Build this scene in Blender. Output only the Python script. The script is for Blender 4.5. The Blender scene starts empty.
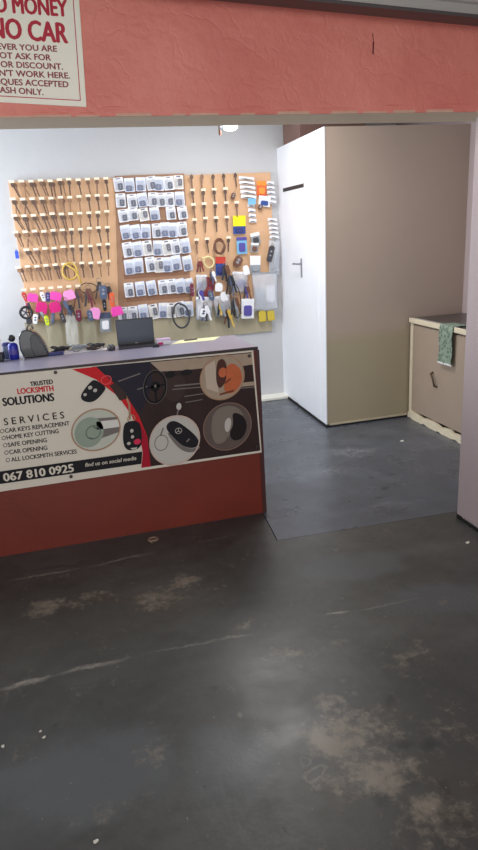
import bpy, bmesh, math, random
from mathutils import Vector, Matrix
random.seed(7)
S = bpy.context.scene
COL = S.collection
PI = math.pi

# ------------------------------------------------------------------ camera
F, PITCH, ROLL, YAW, H = 634.7, .29517, .0576, .25, 1.6
CAM = Vector((0, 0, H))
FW = Vector((math.sin(YAW) * math.cos(PITCH), math.cos(YAW) * math.cos(PITCH), -math.sin(PITCH)))
R0 = Vector((math.cos(YAW), -math.sin(YAW), 0))
D0 = FW.cross(R0)
RT = R0 * math.cos(ROLL) + D0 * math.sin(ROLL)
DN = -R0 * math.sin(ROLL) + D0 * math.cos(ROLL)
cd = bpy.data.cameras.new('camera')
cam = bpy.data.objects.new('camera', cd)
COL.objects.link(cam)
m = Matrix.Identity(4)
for i in range(3):
    m[i][0], m[i][1], m[i][2], m[i][3] = RT[i], -DN[i], -FW[i], CAM[i]
cam.matrix_world = m
cd.sensor_fit = 'AUTO'
cd.sensor_width = 36
cd.lens = F / 850 * 36
cd.clip_start = .05
S.camera = cam


def at(px, py, ax, val):
    """measure: the point of the plane axis=val seen at a photograph position"""
    v = RT * ((px - 239) / F) + DN * ((py - 425) / F) + FW
    t = (val - CAM[ax]) / v[ax]
    return CAM + v * t


# ------------------------------------------------------------------ the plan of the room (metres)
YC = 3.314        # counter front
ZT = .992         # counter top
YB = 5.90         # back wall
YK = 5.875        # face of the key board
XC, YCL = 1.955, 4.72   # closet: left face, front face
YL = 2.70         # lintel front face
ZL = 2.05         # lintel underside
XR = 1.955        # wall on the right of the opening


def bd(px, py):
    p = at(px, py, 1, YK)
    return p.x, p.z


# ------------------------------------------------------------------ materials
def srgb(c):
    return tuple(((v / 255) / 12.92 if v / 255 <= .04045 else (((v / 255) + .055) / 1.055) ** 2.4) for v in c) + (1,)


MATS = {}


def mat(name, c, rough=.5, metal=0., bump=0., bscale=60., var=0., vscale=8., alpha=1., trans=0., spec=.5, emit=0., coat=0.):
    if name in MATS:
        return MATS[name]
    M = bpy.data.materials.new(name)
    M.use_nodes = True
    nt = M.node_tree
    b = nt.nodes['Principled BSDF']
    col = srgb(c)
    b.inputs['Base Color'].default_value = col
    b.inputs['Roughness'].default_value = rough
    b.inputs['Metallic'].default_value = metal
    b.inputs['Alpha'].default_value = alpha
    b.inputs['Transmission Weight'].default_value = trans
    b.inputs['Specular IOR Level'].default_value = spec
    b.inputs['Coat Weight'].default_value = coat
    tc = nt.nodes.new('ShaderNodeTexCoord')
    if emit:
        b.inputs['Emission Color'].default_value = col
        b.inputs['Emission Strength'].default_value = emit
    if var >= 0:
        n = nt.nodes.new('ShaderNodeTexNoise')
        n.inputs['Scale'].default_value = vscale
        n.inputs['Detail'].default_value = 6
        nt.links.new(tc.outputs['Object'], n.inputs['Vector'])
        r = nt.nodes.new('ShaderNodeMix')
        r.data_type = 'RGBA'
        v = max(var, .03)
        r.inputs[6].default_value = tuple(x * (1 - v) for x in col[:3]) + (1,)
        r.inputs[7].default_value = tuple(min(1, x * (1 + v)) for x in col[:3]) + (1,)
        nt.links.new(n.outputs['Fac'], r.inputs[0])
        nt.links.new(r.outputs[2], b.inputs['Base Color'])
    if bump:
        n2 = nt.nodes.new('ShaderNodeTexNoise')
        n2.inputs['Scale'].default_value = bscale
        n2.inputs['Detail'].default_value = 5
        nt.links.new(tc.outputs['Object'], n2.inputs['Vector'])
        bp = nt.nodes.new('ShaderNodeBump')
        bp.inputs['Strength'].default_value = bump
        bp.inputs['Distance'].default_value = .02
        nt.links.new(n2.outputs['Fac'], bp.inputs['Height'])
        nt.links.new(bp.outputs['Normal'], b.inputs['Normal'])
    MATS[name] = M
    return M


# ------------------------------------------------------------------ mesh helpers
class MB:
    def __init__(s):
        s.bm = bmesh.new()

    def box(s, x0, x1, y0, y1, z0, z1, rot=None, piv=None):
        vs = [s.bm.verts.new((x, y, z)) for x in (x0, x1) for y in (y0, y1) for z in (z0, z1)]
        for f in ((0, 1, 3, 2), (4, 6, 7, 5), (0, 4, 5, 1), (2, 3, 7, 6), (0, 2, 6, 4), (1, 5, 7, 3)):
            s.bm.faces.new([vs[i] for i in f])
        if rot is not None:
            bmesh.ops.rotate(s.bm, verts=vs, cent=piv or (0, 0, 0), matrix=rot)
        return vs

    def prism(s, pts, y0, y1):
        """polygon in x,z extruded from y0 (rear) to y1 (front, smaller y)"""
        n = len(pts)
        area = sum(pts[i][0] * pts[(i + 1) % n][1] - pts[(i + 1) % n][0] * pts[i][1] for i in range(n))
        if area < 0:
            pts = pts[::-1]
        a = [s.bm.verts.new((p[0], y1, p[1])) for p in pts]
        b = [s.bm.verts.new((p[0], y0, p[1])) for p in pts]
        s.bm.faces.new(a)
        s.bm.faces.new(b[::-1])
        for i in range(n):
            j = (i + 1) % n
            s.bm.faces.new((a[j], a[i], b[i], b[j]))
        return a + b

    def hprism(s, pts, z0, z1):
        n = len(pts)
        area = sum(pts[i][0] * pts[(i + 1) % n][1] - pts[(i + 1) % n][0] * pts[i][1] for i in range(n))
        if area < 0:
            pts = pts[::-1]
        a = [s.bm.verts.new((p[0], p[1], z1)) for p in pts]
        b = [s.bm.verts.new((p[0], p[1], z0)) for p in pts]
        s.bm.faces.new(a)
        s.bm.faces.new(b[::-1])
        for i in range(n):
            j = (i + 1) % n
            s.bm.faces.new((a[i], b[i], b[j], a[j]))
        return a + b

    def tube(s, pts, r, n=8, closed=False):
        pts = [Vector(p) for p in pts]
        N = len(pts)
        rr = r if isinstance(r, (list, tuple)) else [r] * N
        rings = []
        up = Vector((0, 0, 1))
        prev = None
        for i in range(N):
            if closed:
                d = pts[(i + 1) % N] - pts[i - 1]
            else:
                d = pts[min(i + 1, N - 1)] - pts[max(i - 1, 0)]
            d.normalize()
            if prev is None:
                u = d.orthogonal().normalized()
            else:
                u = (prev - d * prev.dot(d))
                u = u.normalized() if u.length > 1e-6 else d.orthogonal().normalized()
            prev = u
            w = d.cross(u)
            rings.append([s.bm.verts.new(pts[i] + (u * math.cos(2 * PI * k / n) + w * math.sin(2 * PI * k / n)) * rr[i]) for k in range(n)])
        M_ = N if closed else N - 1
        for i in range(M_):
            a, b = rings[i], rings[(i + 1) % N]
            for k in range(n):
                s.bm.faces.new((a[k], a[(k + 1) % n], b[(k + 1) % n], b[k]))
        if not closed:
            s.bm.faces.new(rings[0][::-1])
            s.bm.faces.new(rings[-1])
        return [v for r_ in rings for v in r_]

    def ring(s, c, R, r, n=20, k=6, axis='y', rz=None):
        pts = []
        for i in range(n):
            a = 2 * PI * i / n
            p, q = R * math.cos(a), (rz or R) * math.sin(a)
            pts.append({'y': (c[0] + p, c[1], c[2] + q), 'x': (c[0], c[1] + p, c[2] + q), 'z': (c[0] + p, c[1] + q, c[2])}[axis])
        return s.tube(pts, r, k, True)

    def sphere(s, c, rx, ry, rz, u=14, v=9):
        r = bmesh.ops.create_uvsphere(s.bm, u_segments=u, v_segments=v, radius=1)
        for w in r['verts']:
            w.co = Vector((c[0] + w.co.x * rx, c[1] + w.co.y * ry, c[2] + w.co.z * rz))
        return r['verts']

    def lathe(s, prof, c=(0, 0, 0), n=20):
        rings = [[s.bm.verts.new((c[0] + r * math.cos(2 * PI * k / n), c[1] + r * math.sin(2 * PI * k / n), c[2] + z)) for k in range(n)] for r, z in prof]
        for a, b in zip(rings, rings[1:]):
            for k in range(n):
                s.bm.faces.new((a[k], a[(k + 1) % n], b[(k + 1) % n], b[k]))
        s.bm.faces.new(rings[0][::-1])
        s.bm.faces.new(rings[-1])

    def build(s, name, material, parent=None, loc=(0, 0, 0), smooth=False, bevel=0., kind=None, label=None):
        me = bpy.data.meshes.new(name)
        bmesh.ops.recalc_face_normals(s.bm, faces=s.bm.faces)
        s.bm.to_mesh(me)
        s.bm.free()
        me.materials.append(material)
        if smooth:
            for p in me.polygons:
                p.use_smooth = True
        o = bpy.data.objects.new(name, me)
        o.location = loc
        COL.objects.link(o)
        if parent:
            o.parent = parent
        if bevel:
            b = o.modifiers.new('bevel', 'BEVEL')
            b.width = bevel
            b.segments = 2
            b.limit_method = 'ANGLE'
        if kind:
            o['kind'] = kind
        if label:
            o['label'] = label
        return o


def tag(o, label, cat, group=None):
    o['label'] = label
    o['category'] = cat
    if group:
        o['group'] = group
    return o


def thing(name, label, cat, loc=(0, 0, 0), group=None, rot=(0, 0, 0)):
    o = bpy.data.objects.new(name, None)
    o.empty_display_size = .05
    o.location = loc
    o.rotation_euler = rot
    COL.objects.link(o)
    return tag(o, label, cat, group)


def dup(o, loc, rot=None, label=None, group=None, scale=None):
    def rec(q, parent):
        c = q.copy()
        COL.objects.link(c)
        c.parent = parent
        for ch in kids.get(q.name, []):
            rec(ch, c)
        return c
    kids = {}
    for ch in o.children_recursive:
        kids.setdefault(ch.parent.name, []).append(ch)
    r = rec(o, None)
    r.location = loc
    if rot is not None:
        r.rotation_euler = rot
    if scale is not None:
        r.scale = scale
    if label:
        r['label'] = label
    if group:
        r['group'] = group
    return r


def rrect(w, h, r, cx=0, cz=0, n=4):
    out = []
    for (sx, sz, a0) in ((1, 1, 0), (-1, 1, 90), (-1, -1, 180), (1, -1, 270)):
        for k in range(n + 1):
            a = math.radians(a0 + 90 * k / n)
            out.append((cx + sx * (w / 2 - r) + r * math.cos(a), cz + sz * (h / 2 - r) + r * math.sin(a)))
    return out


def circ(cx, cz, rx, rz=None, n=28):
    rz = rz or rx
    return [(cx + rx * math.cos(2 * PI * k / n), cz + rz * math.sin(2 * PI * k / n)) for k in range(n)]


ORD = ['first', 'second', 'third', 'fourth', 'fifth', 'sixth', 'seventh', 'eighth', 'ninth', 'tenth', 'eleventh', 'twelfth']


def text_mesh(body, bold=0.):
    cu = bpy.data.curves.new('lettering', 'FONT')
    cu.body = body
    cu.size = 1
    cu.resolution_u = 3
    o = bpy.data.objects.new('lettering', cu)
    COL.objects.link(o)
    bpy.context.view_layer.update()
    dg = bpy.context.evaluated_depsgraph_get()
    me = bpy.data.meshes.new_from_object(o.evaluated_get(dg))
    bpy.data.objects.remove(o)
    bpy.data.curves.remove(cu)
    return me


def lettering(body, pa, pb, hpx, plane_y, y, material, parent, bold=0., italic=0., descend=False):
    """text between two baseline points of the photograph on the plane y=plane_y, in parent space"""
    A, B = at(*pa, 1, plane_y), at(*pb, 1, plane_y)
    C_ = at(pa[0], pa[1] - hpx, 1, plane_y)
    h = (C_ - A).length
    d = B - A
    L = d.length
    ang = math.atan2(d.z, d.x)
    me = text_mesh(body, bold)
    xs = [v.co.x for v in me.vertices]
    x0, x1 = min(xs), max(xs)
    cap = .729 if True else 1
    sx, sz = L / (x1 - x0), h / cap
    for v in me.vertices:
        X, Z = (v.co.x - x0) * sx, v.co.y * sz
        X += italic * Z
        v.co = Vector((A.x + X * math.cos(ang) - Z * math.sin(ang), y, A.z + X * math.sin(ang) + Z * math.cos(ang))) - parent.location
    me.materials.clear()
    me.materials.append(material)
    # face the customer; heavy print = the outline laid over itself
    bm = bmesh.new()
    bm.from_mesh(me)
    if bold:
        w = bold * h
        src = bm.faces[:]
        for (dx, dz) in ((-w, 0), (w, 0), (0, w * .6), (0, -w * .6)):
            r = bmesh.ops.duplicate(bm, geom=src)
            bmesh.ops.translate(bm, verts=[g for g in r['geom'] if isinstance(g, bmesh.types.BMVert)], vec=(dx, dx * .002 - dz * .003, dz))
    r = bmesh.ops.extrude_face_region(bm, geom=bm.faces[:])
    bmesh.ops.translate(bm, verts=[g for g in r['geom'] if isinstance(g, bmesh.types.BMVert)], vec=(0, .0004, 0))
    bmesh.ops.recalc_face_normals(bm, faces=bm.faces)
    bm.to_mesh(me)
    bm.free()
    o = bpy.data.objects.new('lettering', me)
    COL.objects.link(o)
    o.parent = parent
    return o


# ------------------------------------------------------------------ floor material
def floor_mat(name, base, mid, tan, inner=False):
    M = bpy.data.materials.new(name)
    M.use_nodes = True
    nt = M.node_tree
    N, L = nt.nodes, nt.links
    b = N['Principled BSDF']
    tc = N.new('ShaderNodeTexCoord')

    def noise(scale, detail=6, rough=.6, src=None):
        n = N.new('ShaderNodeTexNoise')
        n.inputs['Scale'].default_value = scale
        n.inputs['Detail'].default_value = detail
        n.inputs['Roughness'].default_value = rough
        L.new(src or tc.outputs['Object'], n.inputs['Vector'])
        return n

    def mr(src, a, b_, c=0., d=1., smooth=True):
        q = N.new('ShaderNodeMapRange')
        q.interpolation_type = 'SMOOTHSTEP' if smooth else 'LINEAR'
        q.inputs['From Min'].default_value = a
        q.inputs['From Max'].default_value = b_
        q.inputs['To Min'].default_value = c
        q.inputs['To Max'].default_value = d
        L.new(src, q.inputs['Value'])
        return q.outputs['Result']

    def math_(op, a, b_):
        q = N.new('ShaderNodeMath')
        q.operation = op
        for i, v in enumerate((a, b_)):
            if isinstance(v, (int, float)):
                q.inputs[i].default_value = v
            else:
                L.new(v, q.inputs[i])
        return q.outputs[0]

    def mix(f, a, b_):
        q = N.new('ShaderNodeMix')
        q.data_type = 'RGBA'
        for i, v in ((0, f), (6, a), (7, b_)):
            if isinstance(v, tuple) or isinstance(v, float):
                q.inputs[i].default_value = v
            else:
                L.new(v, q.inputs[i])
        return q.outputs[2]

    wn = noise(3.2, 8, .7)
    sub = N.new('ShaderNodeVectorMath')
    sub.operation = 'MULTIPLY_ADD'
    L.new(wn.outputs['Color'], sub.inputs[0])
    sub.inputs[1].default_value = (.34, .34, 0)
    L.new(tc.outputs['Object'], sub.inputs[2])
    off = N.new('ShaderNodeVectorMath')
    off.operation = 'SUBTRACT'
    L.new(sub.outputs[0], off.inputs[0])
    off.inputs[1].default_value = (.17, .17, 0)
    # slight warp for thin marks
    sub2 = N.new('ShaderNodeVectorMath')
    sub2.operation = 'MULTIPLY_ADD'
    L.new(noise(9, 8, .7).outputs['Color'], sub2.inputs[0])
    sub2.inputs[1].default_value = (.08, .08, 0)
    L.new(tc.outputs['Object'], sub2.inputs[2])
    off2 = N.new('ShaderNodeVectorMath')
    off2.operation = 'SUBTRACT'
    L.new(sub2.outputs[0], off2.inputs[0])
    off2.inputs[1].default_value = (.04, .04, 0)

    def ell(cx, cy, rx, ry, ang=0., soft=.9, thin=False, ringed=False):
        mp = N.new('ShaderNodeMapping')
        mp.vector_type = 'TEXTURE'
        mp.inputs['Location'].default_value = (cx, cy, 0)
        mp.inputs['Rotation'].default_value = (0, 0, ang)
        mp.inputs['Scale'].default_value = (rx, ry, 1)
        L.new((off2 if thin else off).outputs[0], mp.inputs['Vector'])
        ln = N.new('ShaderNodeVectorMath')
        ln.operation = 'LENGTH'
        L.new(mp.outputs[0], ln.inputs[0])
        if ringed:
            d = math_('ABSOLUTE', math_('SUBTRACT', ln.outputs['Value'], .8), 0.)
            return mr(d, .22, .03)
        return mr(ln.outputs['Value'], 1, 1 - soft)

    big = mr(noise(1.1, 8, .65).outputs['Fac'], .35, .68)
    med = mr(noise(4.5, 8, .7).outputs['Fac'], .38, .66)
    fine = mr(noise(26, 6, .7).outputs['Fac'], .4, .68)
    c = mix(big, base, mid)
    c = mix(math_('MULTIPLY', med, .35), c, tuple(x * .45 for x in base[:3]) + (1,))
    fl = lambda x, y: at(x, y, 2, 0)

    def patch(px, py, rx, ry, ang=0., k=1., **kw):
        p = fl(px, py)
        return math_('MULTIPLY', ell(p.x, p.y, rx, ry, ang, **kw), k)

    def streak(a, b_, w, k):
        A, B = fl(*a), fl(*b_)
        d = B - A
        return math_('MULTIPLY', ell((A.x + B.x) / 2, (A.y + B.y) / 2, d.length / 2 * 1.05, w, math.atan2(d.y, d.x), soft=.8, thin=True), k)

    if not inner:
        # bluish sky sheen painted in at front left; smoother grey coat beside the counter
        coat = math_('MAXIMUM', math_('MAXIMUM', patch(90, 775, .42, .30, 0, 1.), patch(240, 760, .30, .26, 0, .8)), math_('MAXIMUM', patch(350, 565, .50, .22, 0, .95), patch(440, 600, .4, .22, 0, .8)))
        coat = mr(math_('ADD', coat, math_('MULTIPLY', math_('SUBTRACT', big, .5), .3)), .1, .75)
        c = mix(math_('MULTIPLY', coat, .75), c, (.088, .096, .102, 1))  # coat: painted sky sheen at front left, grey coat beside the counter
        brn = math_('MAXIMUM', patch(130, 610, .55, .26, 0, 1.), patch(390, 760, .5, .3, 0, .8))
        c = mix(math_('MULTIPLY', math_('MULTIPLY', brn, med), .75), c, (.088, .072, .052, 1))
        ms = [patch(160, 592, .42, .20, 0, .66), patch(185, 582, .18, .10, 0, .85), patch(60, 605, .36, .17, 0, .58), patch(345, 735, .22, .18, 0, 1.2), patch(330, 700, .12, .12, 0, .7), patch(380, 760, .30, .24, 0, .82),
              patch(410, 815, .22, .16, .3, .85), patch(440, 730, .26, .24, 0, .68), patch(310, 650, .28, .09, .1, .60), patch(400, 660, .36, .14, 0, .52),
              patch(130, 805, .14, .08, 0, .42), patch(250, 790, .10, .08, 0, .45), patch(150, 760, .1, .08, 0, .42), patch(100, 650, .3, .08, 0, .40), patch(240, 625, .12, .07, 0, .45)]
        t = ms[0]
        for q in ms[1:]:
            t = math_('MAXIMUM', t, q)
        tm = math_('ADD', math_('MULTIPLY', t, .85), math_('MULTIPLY', math_('SUBTRACT', med, .5), .70))
        tm = math_('ADD', tm, math_('MULTIPLY', math_('SUBTRACT', fine, .5), .40))
        tm = mr(tm, .16, .92)
        c = mix(tm, c, tan)
        ss = [streak((-8, 692), (60, 674), .022, 1.), streak((50, 676), (140, 654), .018, .85), streak((130, 656), (250, 633), .010, .45), streak((0, 583), (90, 566), .015, .7), streak((80, 569), (162, 550), .013, .7),
              streak((324, 616), (352, 611), .013, 1.), streak((215, 638), (255, 634), .013, .6), streak((345, 613), (430, 596), .009, .45), streak((190, 545), (240, 534), .008, .4),
              patch(314, 774, .045, .028, .4, .45, thin=True, ringed=True), patch(304, 762, .02, .022, 0, .3, thin=True, ringed=True), patch(240, 716, .014, .024, 0, .55, thin=True), patch(300, 665, .012, .03, .4, .3, thin=True),
              streak((300, 776), (322, 790), .008, .35)]
        t = ss[0]
        for q in ss[1:]:
            t = math_('MAXIMUM', t, q)
        c = mix(math_('MULTIPLY', t, mr(fine, 0, 1, .55, 1)), c, (.30, .275, .235, 1))
        dk = [patch(392, 700, .06, .03, .3, .75, thin=True), patch(430, 745, .05, .04, .3, .8, thin=True), patch(372, 722, .03, .02, 0, .6, thin=True), patch(440, 810, .08, .05, .2, .7), patch(370, 790, .05, .03, .5, .6), patch(60, 566, .2, .03, 0, .5), patch(214, 688, .03, .025, 0, .85, thin=True), patch(404, 745, .05, .02, 0, .7, thin=True), patch(285, 832, .006, .02, 0, .9, thin=True),
              patch(57, 725, .015, .012, 0, .7, thin=True), patch(100, 703, .01, .012, 0, .6, thin=True), patch(203, 787, .012, .012, 0, .5, thin=True), patch(445, 790, .06, .03, .5, .6)]
    else:
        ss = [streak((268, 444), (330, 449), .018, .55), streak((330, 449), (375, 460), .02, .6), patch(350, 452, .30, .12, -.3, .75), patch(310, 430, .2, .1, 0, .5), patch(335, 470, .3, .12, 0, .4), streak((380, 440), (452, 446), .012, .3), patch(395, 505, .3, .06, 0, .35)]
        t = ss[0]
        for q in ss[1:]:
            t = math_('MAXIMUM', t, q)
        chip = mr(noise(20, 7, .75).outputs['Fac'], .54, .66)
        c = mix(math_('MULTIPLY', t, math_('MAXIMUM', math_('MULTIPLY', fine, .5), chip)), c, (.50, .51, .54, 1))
        dk = [patch(385, 488, .06, .03, .4, .9, thin=True), patch(372, 478, .04, .02, 0, .8, thin=True), patch(392, 474, .05, .02, .2, .8, thin=True), patch(378, 497, .05, .02, 0, .8, thin=True), patch(361, 466, .04, .02, .3, .7, thin=True), patch(360, 437, .05, .02, 0, .5), patch(380, 470, .05, .02, 0, .5, thin=True)]
    t = dk[0]
    for q in dk[1:]:
        t = math_('MAXIMUM', t, q)
    c = mix(math_('MULTIPLY', t, .8), c, (.008, .008, .009, 1))
    spk = mr(noise(60, 2, .5).outputs['Fac'], .73, .77)
    c = mix(math_('MULTIPLY', spk, .5), c, (.3, .3, .3, 1))
    L.new(c, b.inputs['Base Color'])
    rg = mr(noise(3, 6).outputs['Fac'], .3, .7, .30, .44) if not inner else mr(noise(3, 6).outputs['Fac'], .3, .7, .24, .38)
    L.new(rg, b.inputs['Roughness'])
    b.inputs['Specular IOR Level'].default_value = .5
    bp = N.new('ShaderNodeBump')
    bp.inputs['Strength'].default_value = .12
    bp.inputs['Distance'].default_value = .01
    L.new(noise(18, 8, .7).outputs['Fac'], bp.inputs['Height'])
    L.new(bp.outputs['Normal'], b.inputs['Normal'])
    return M


# ------------------------------------------------------------------ room shell
def struct(name, mb, material, **k):
    return mb.build(name, material, kind='structure', **k)


white_wall = mat('white_wall_paint', (197, 198, 201), .6, bump=.12, bscale=14, var=.04, vscale=2)
beige = mat('beige_wall_paint', (176, 158, 140), .55, bump=.05, bscale=12, var=.05, vscale=2)
soffit = mat('stone_paint', (226, 208, 182), .7, bump=.1, bscale=20, var=.06, vscale=3)
closet_white = mat('closet_gloss_white', (236, 238, 244), .45, bump=.02, bscale=5)
pale_wall = mat('pale_wall_paint', (190, 174, 176), .6, bump=.05, bscale=16, var=.04, vscale=3)
dull_black = mat('dull_black_base', (26, 24, 26), .8, var=.3, vscale=30)  # also stands in for shade in the gap under the closet
cream = mat('cream_gloss_paint', (222, 210, 184), .5, var=.1, vscale=20, bump=.2, bscale=40)
steel = mat('galvanised_steel', (190, 188, 182), .42, .3, var=.12, vscale=6)

# red rough-plastered lintel
red = bpy.data.materials.new('red_rough_plaster')
red.use_nodes = True
_nt = red.node_tree
_b = _nt.nodes['Principled BSDF']
_tc = _nt.nodes.new('ShaderNodeTexCoord')
_n = _nt.nodes.new('ShaderNodeTexNoise')
_n.inputs['Scale'].default_value = 2.4
_n.inputs['Detail'].default_value = 8
_nt.links.new(_tc.outputs['Object'], _n.inputs['Vector'])
_r = _nt.nodes.new('ShaderNodeMix')
_r.data_type = 'RGBA'
_r.inputs[6].default_value = srgb((208, 106, 98))
_r.inputs[7].default_value = srgb((246, 158, 140))
_nt.links.new(_n.outputs['Fac'], _r.inputs[0])
_nt.links.new(_r.outputs[2], _b.inputs['Base Color'])
_b.inputs['Roughness'].default_value = .55
_v = _nt.nodes.new('ShaderNodeTexVoronoi')
_v.feature = 'DISTANCE_TO_EDGE'
_v.inputs['Scale'].default_value = 4.5
_w = _nt.nodes.new('ShaderNodeVectorMath')
_w.operation = 'MULTIPLY_ADD'
_n3 = _nt.nodes.new('ShaderNodeTexNoise')
_n3.inputs['Scale'].default_value = 4
_n3.inputs['Detail'].default_value = 6
_nt.links.new(_tc.outputs['Object'], _n3.inputs['Vector'])
_nt.links.new(_n3.outputs['Color'], _w.inputs[0])
_w.inputs[1].default_value = (.5, .5, .5)
_nt.links.new(_tc.outputs['Object'], _w.inputs[2])
_nt.links.new(_w.outputs[0], _v.inputs['Vector'])
_mr = _nt.nodes.new('ShaderNodeMapRange')
_mr.inputs['From Max'].default_value = .06
_nt.links.new(_v.outputs['Distance'], _mr.inputs['Value'])
_n2 = _nt.nodes.new('ShaderNodeTexNoise')
_n2.inputs['Scale'].default_value = 16
_n2.inputs['Detail'].default_value = 7
_nt.links.new(_tc.outputs['Object'], _n2.inputs['Vector'])
_a = _nt.nodes.new('ShaderNodeMath')
_a.operation = 'MULTIPLY_ADD'
_nt.links.new(_n2.outputs['Fac'], _a.inputs[0])
_a.inputs[1].default_value = 1.6
_m4 = _nt.nodes.new('ShaderNodeMath')
_m4.operation = 'MULTIPLY'
_nt.links.new(_mr.outputs[0], _m4.inputs[0])
_m4.inputs[1].default_value = .22
_nt.links.new(_m4.outputs[0], _a.inputs[2])
_bp = _nt.nodes.new('ShaderNodeBump')
_bp.inputs['Strength'].default_value = .34
_bp.inputs['Distance'].default_value = .02
_nt.links.new(_a.outputs[0], _bp.inputs['Height'])
_nt.links.new(_bp.outputs['Normal'], _b.inputs['Normal'])

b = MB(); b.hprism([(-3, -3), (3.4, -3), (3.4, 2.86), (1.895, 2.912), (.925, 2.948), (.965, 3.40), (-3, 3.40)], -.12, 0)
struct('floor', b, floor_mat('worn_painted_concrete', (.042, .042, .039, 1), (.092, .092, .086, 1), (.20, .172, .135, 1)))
b = MB(); b.hprism([(-3, 3.407), (.972, 3.407), (.932, 2.956), (1.895, 2.920), (3.4, 2.868), (3.4, 6.1), (-3, 6.1)], -.12, -.003)
struct('floor_inner', b, floor_mat('smooth_painted_concrete', (.078, .086, .106, 1), (.115, .126, .150, 1), (.12, .11, .10, 1), True))
b = MB(); b.box(-3, 3.4, 2.7, 3.6, -.2, -.125)
struct('floor_light_block', b, dull_black)  # unseen slab added to keep light out of the floor joint
b = MB(); b.box(-1.7, 3.4, YB, YB + .15, -.1, 2.95)
struct('wall_back', b, white_wall)
b = MB(); b.box(-1.7, XC + .1, YB - .15, YB, -.003, .03)
struct('baseboard_back', b, mat('white_plinth_paint', (235, 233, 222), .5, bump=.2), bevel=.008)
b = MB(); b.box(-1.85, -1.7, 3.1, 6.05, -.1, 2.95)
struct('wall_left', b, white_wall)
b = MB(); b.box(3.2, 3.35, 2.85, 6.05, -.1, 2.95)
struct('wall_right', b, pale_wall)
b = MB(); b.box(-1.85, 3.4, 3.1, 6.05, 2.9, 3.0)
struct('ceiling', b, white_wall)
b = MB(); b.box(-3.0, 3.4, -1.2, YL + .1, 2.62, 2.72)
struct('ceiling_front', b, mat('ceiling_board', (200, 196, 190), .7))
b = MB(); b.box(-3.1, -3.0, -1.2, 3.2, -.1, 2.72)
struct('wall_front_left', b, pale_wall)
# pier on the right of the opening
b = MB(); b.box(XR, XR + .14, -1.2, 2.85, .014, 2.75)
struct('wall_pier', b, pale_wall, bevel=.012)
b = MB()
zz = 0
y = -1.2
while y < 2.84:
    y2 = min(2.842, y + random.uniform(.05, .13))
    b.box(XR - random.uniform(.001, .004), XR + .12, y, y2, 0, .014 + random.uniform(0, .012))
    y = y2
struct('baseboard_right', b, dull_black)
# lintel
b = MB(); b.box(-3.0, XR + .16, YL, YL + .012, ZL, 2.62)
# gentle trowel waves along the lower edge
lint = struct('wall_lintel', b, red)
b = MB(); b.box(-3.0, XR + .16, YL + .012, 2.975, ZL + .002, 2.95)
struct('trim_1', b, soffit)
# plaster crack + trowel ridges on lintel
b = MB()
for (p, q, w) in (((372.6, 33), (373.4, 42), .0016), ((373.4, 42), (373, 54), .003)):
    A, B = at(*p, 1, YL), at(*q, 1, YL)
    b.prism([(A.x - w, A.z), (A.x + w, A.z), (B.x + w, B.z), (B.x - w, B.z)], YL + .002, YL - .0006)
b.build('crack', mat('crack_dark', (96, 30, 28), .9), lint)

b = MB()
x = -.3
while x < 1.95:
    w = random.uniform(.02, .14)
    b.box(x, x + w, YL - .0015, YL + .006, ZL - .001, ZL + random.uniform(.004, .010))
    x += w + random.uniform(.0, .12)
b.build('chipped_edge', mat('pale_plaster', (214, 172, 150), .8, var=.2, vscale=30), lint)
b = MB()
for k in range(26):
    x = random.uniform(-.3, 1.9)
    w = random.uniform(.03, .11)
    b.sphere((x, YL + .004, ZL + random.uniform(.004, .03)), w, .006, random.uniform(.003, .009), 12, 8)
b.build('plaster_lump', red, lint, smooth=True)
# closet: front face, left face, door
b = MB(); b.box(XC + .004, 3.2, YCL, YCL + .05, .02, 2.30)
two = mat('two_tone_beige_paint', (178, 160, 146), .55, bump=.05, bscale=12, var=.05, vscale=2).copy()
_t = two.node_tree
_pb = _t.nodes['Principled BSDF']
_old = _pb.inputs['Base Color'].links[0].from_socket
_c = _t.nodes.new('ShaderNodeTexCoord'); _sp = _t.nodes.new('ShaderNodeSeparateXYZ'); _t.links.new(_c.outputs['Object'], _sp.inputs[0])
_m = _t.nodes.new('ShaderNodeMapRange'); _m.inputs['From Min'].default_value = .80; _m.inputs['From Max'].default_value = .70
_t.links.new(_sp.outputs['Z'], _m.inputs['Value'])
_x = _t.nodes.new('ShaderNodeMix'); _x.data_type = 'RGBA'; _x.inputs[7].default_value = srgb((170, 157, 132))
_t.links.new(_m.outputs[0], _x.inputs[0]); _t.links.new(_old, _x.inputs[6]); _t.links.new(_x.outputs[2], _pb.inputs['Base Color'])
struct('wall_closet_front', b, two)
b = MB(); b.box(XC + .03, 2.70, YCL - .012, YCL + .002, .014, .026)
struct('trim_4', b, mat('dull_cream_line', (190, 178, 156), .6))
b = MB(); b.box(XC, XC + .010, YCL - .004, YB, .022, 2.30)
struct('wall_closet_side', b, closet_white, bevel=.002)
b = MB(); b.box(XC + .09, 3.2, YCL + .05, YB, 2.25, 2.295)
struct('ceiling_closet', b, beige)
b = MB(); b.box(XC - .004, XC + .03, YCL - .014, 5.86, -.003, .016)
b.box(XC, 2.70, YCL - .008, YCL + .03, -.003, .014)
struct('shade_gap_strip', b, dull_black)  # black strip put in as the shadow gap under the closet
b = MB()
y = YCL + .06
while y < 5.8:
    w = random.uniform(.04, .1)
    b.box(XC - .001, XC + .02, y, y + w, .012, .022 + random.uniform(0, .01))
    y += w + random.uniform(.02, .15)
struct('shade_gap_edge', b, dull_black)  # uneven upper edge of the same painted-in shadow gap
b = MB(); b.box(XC - .003, XC + .002, 4.86, 5.66, .05, 2.12)
door = struct('door_1', b, closet_white, bevel=.002)
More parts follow.
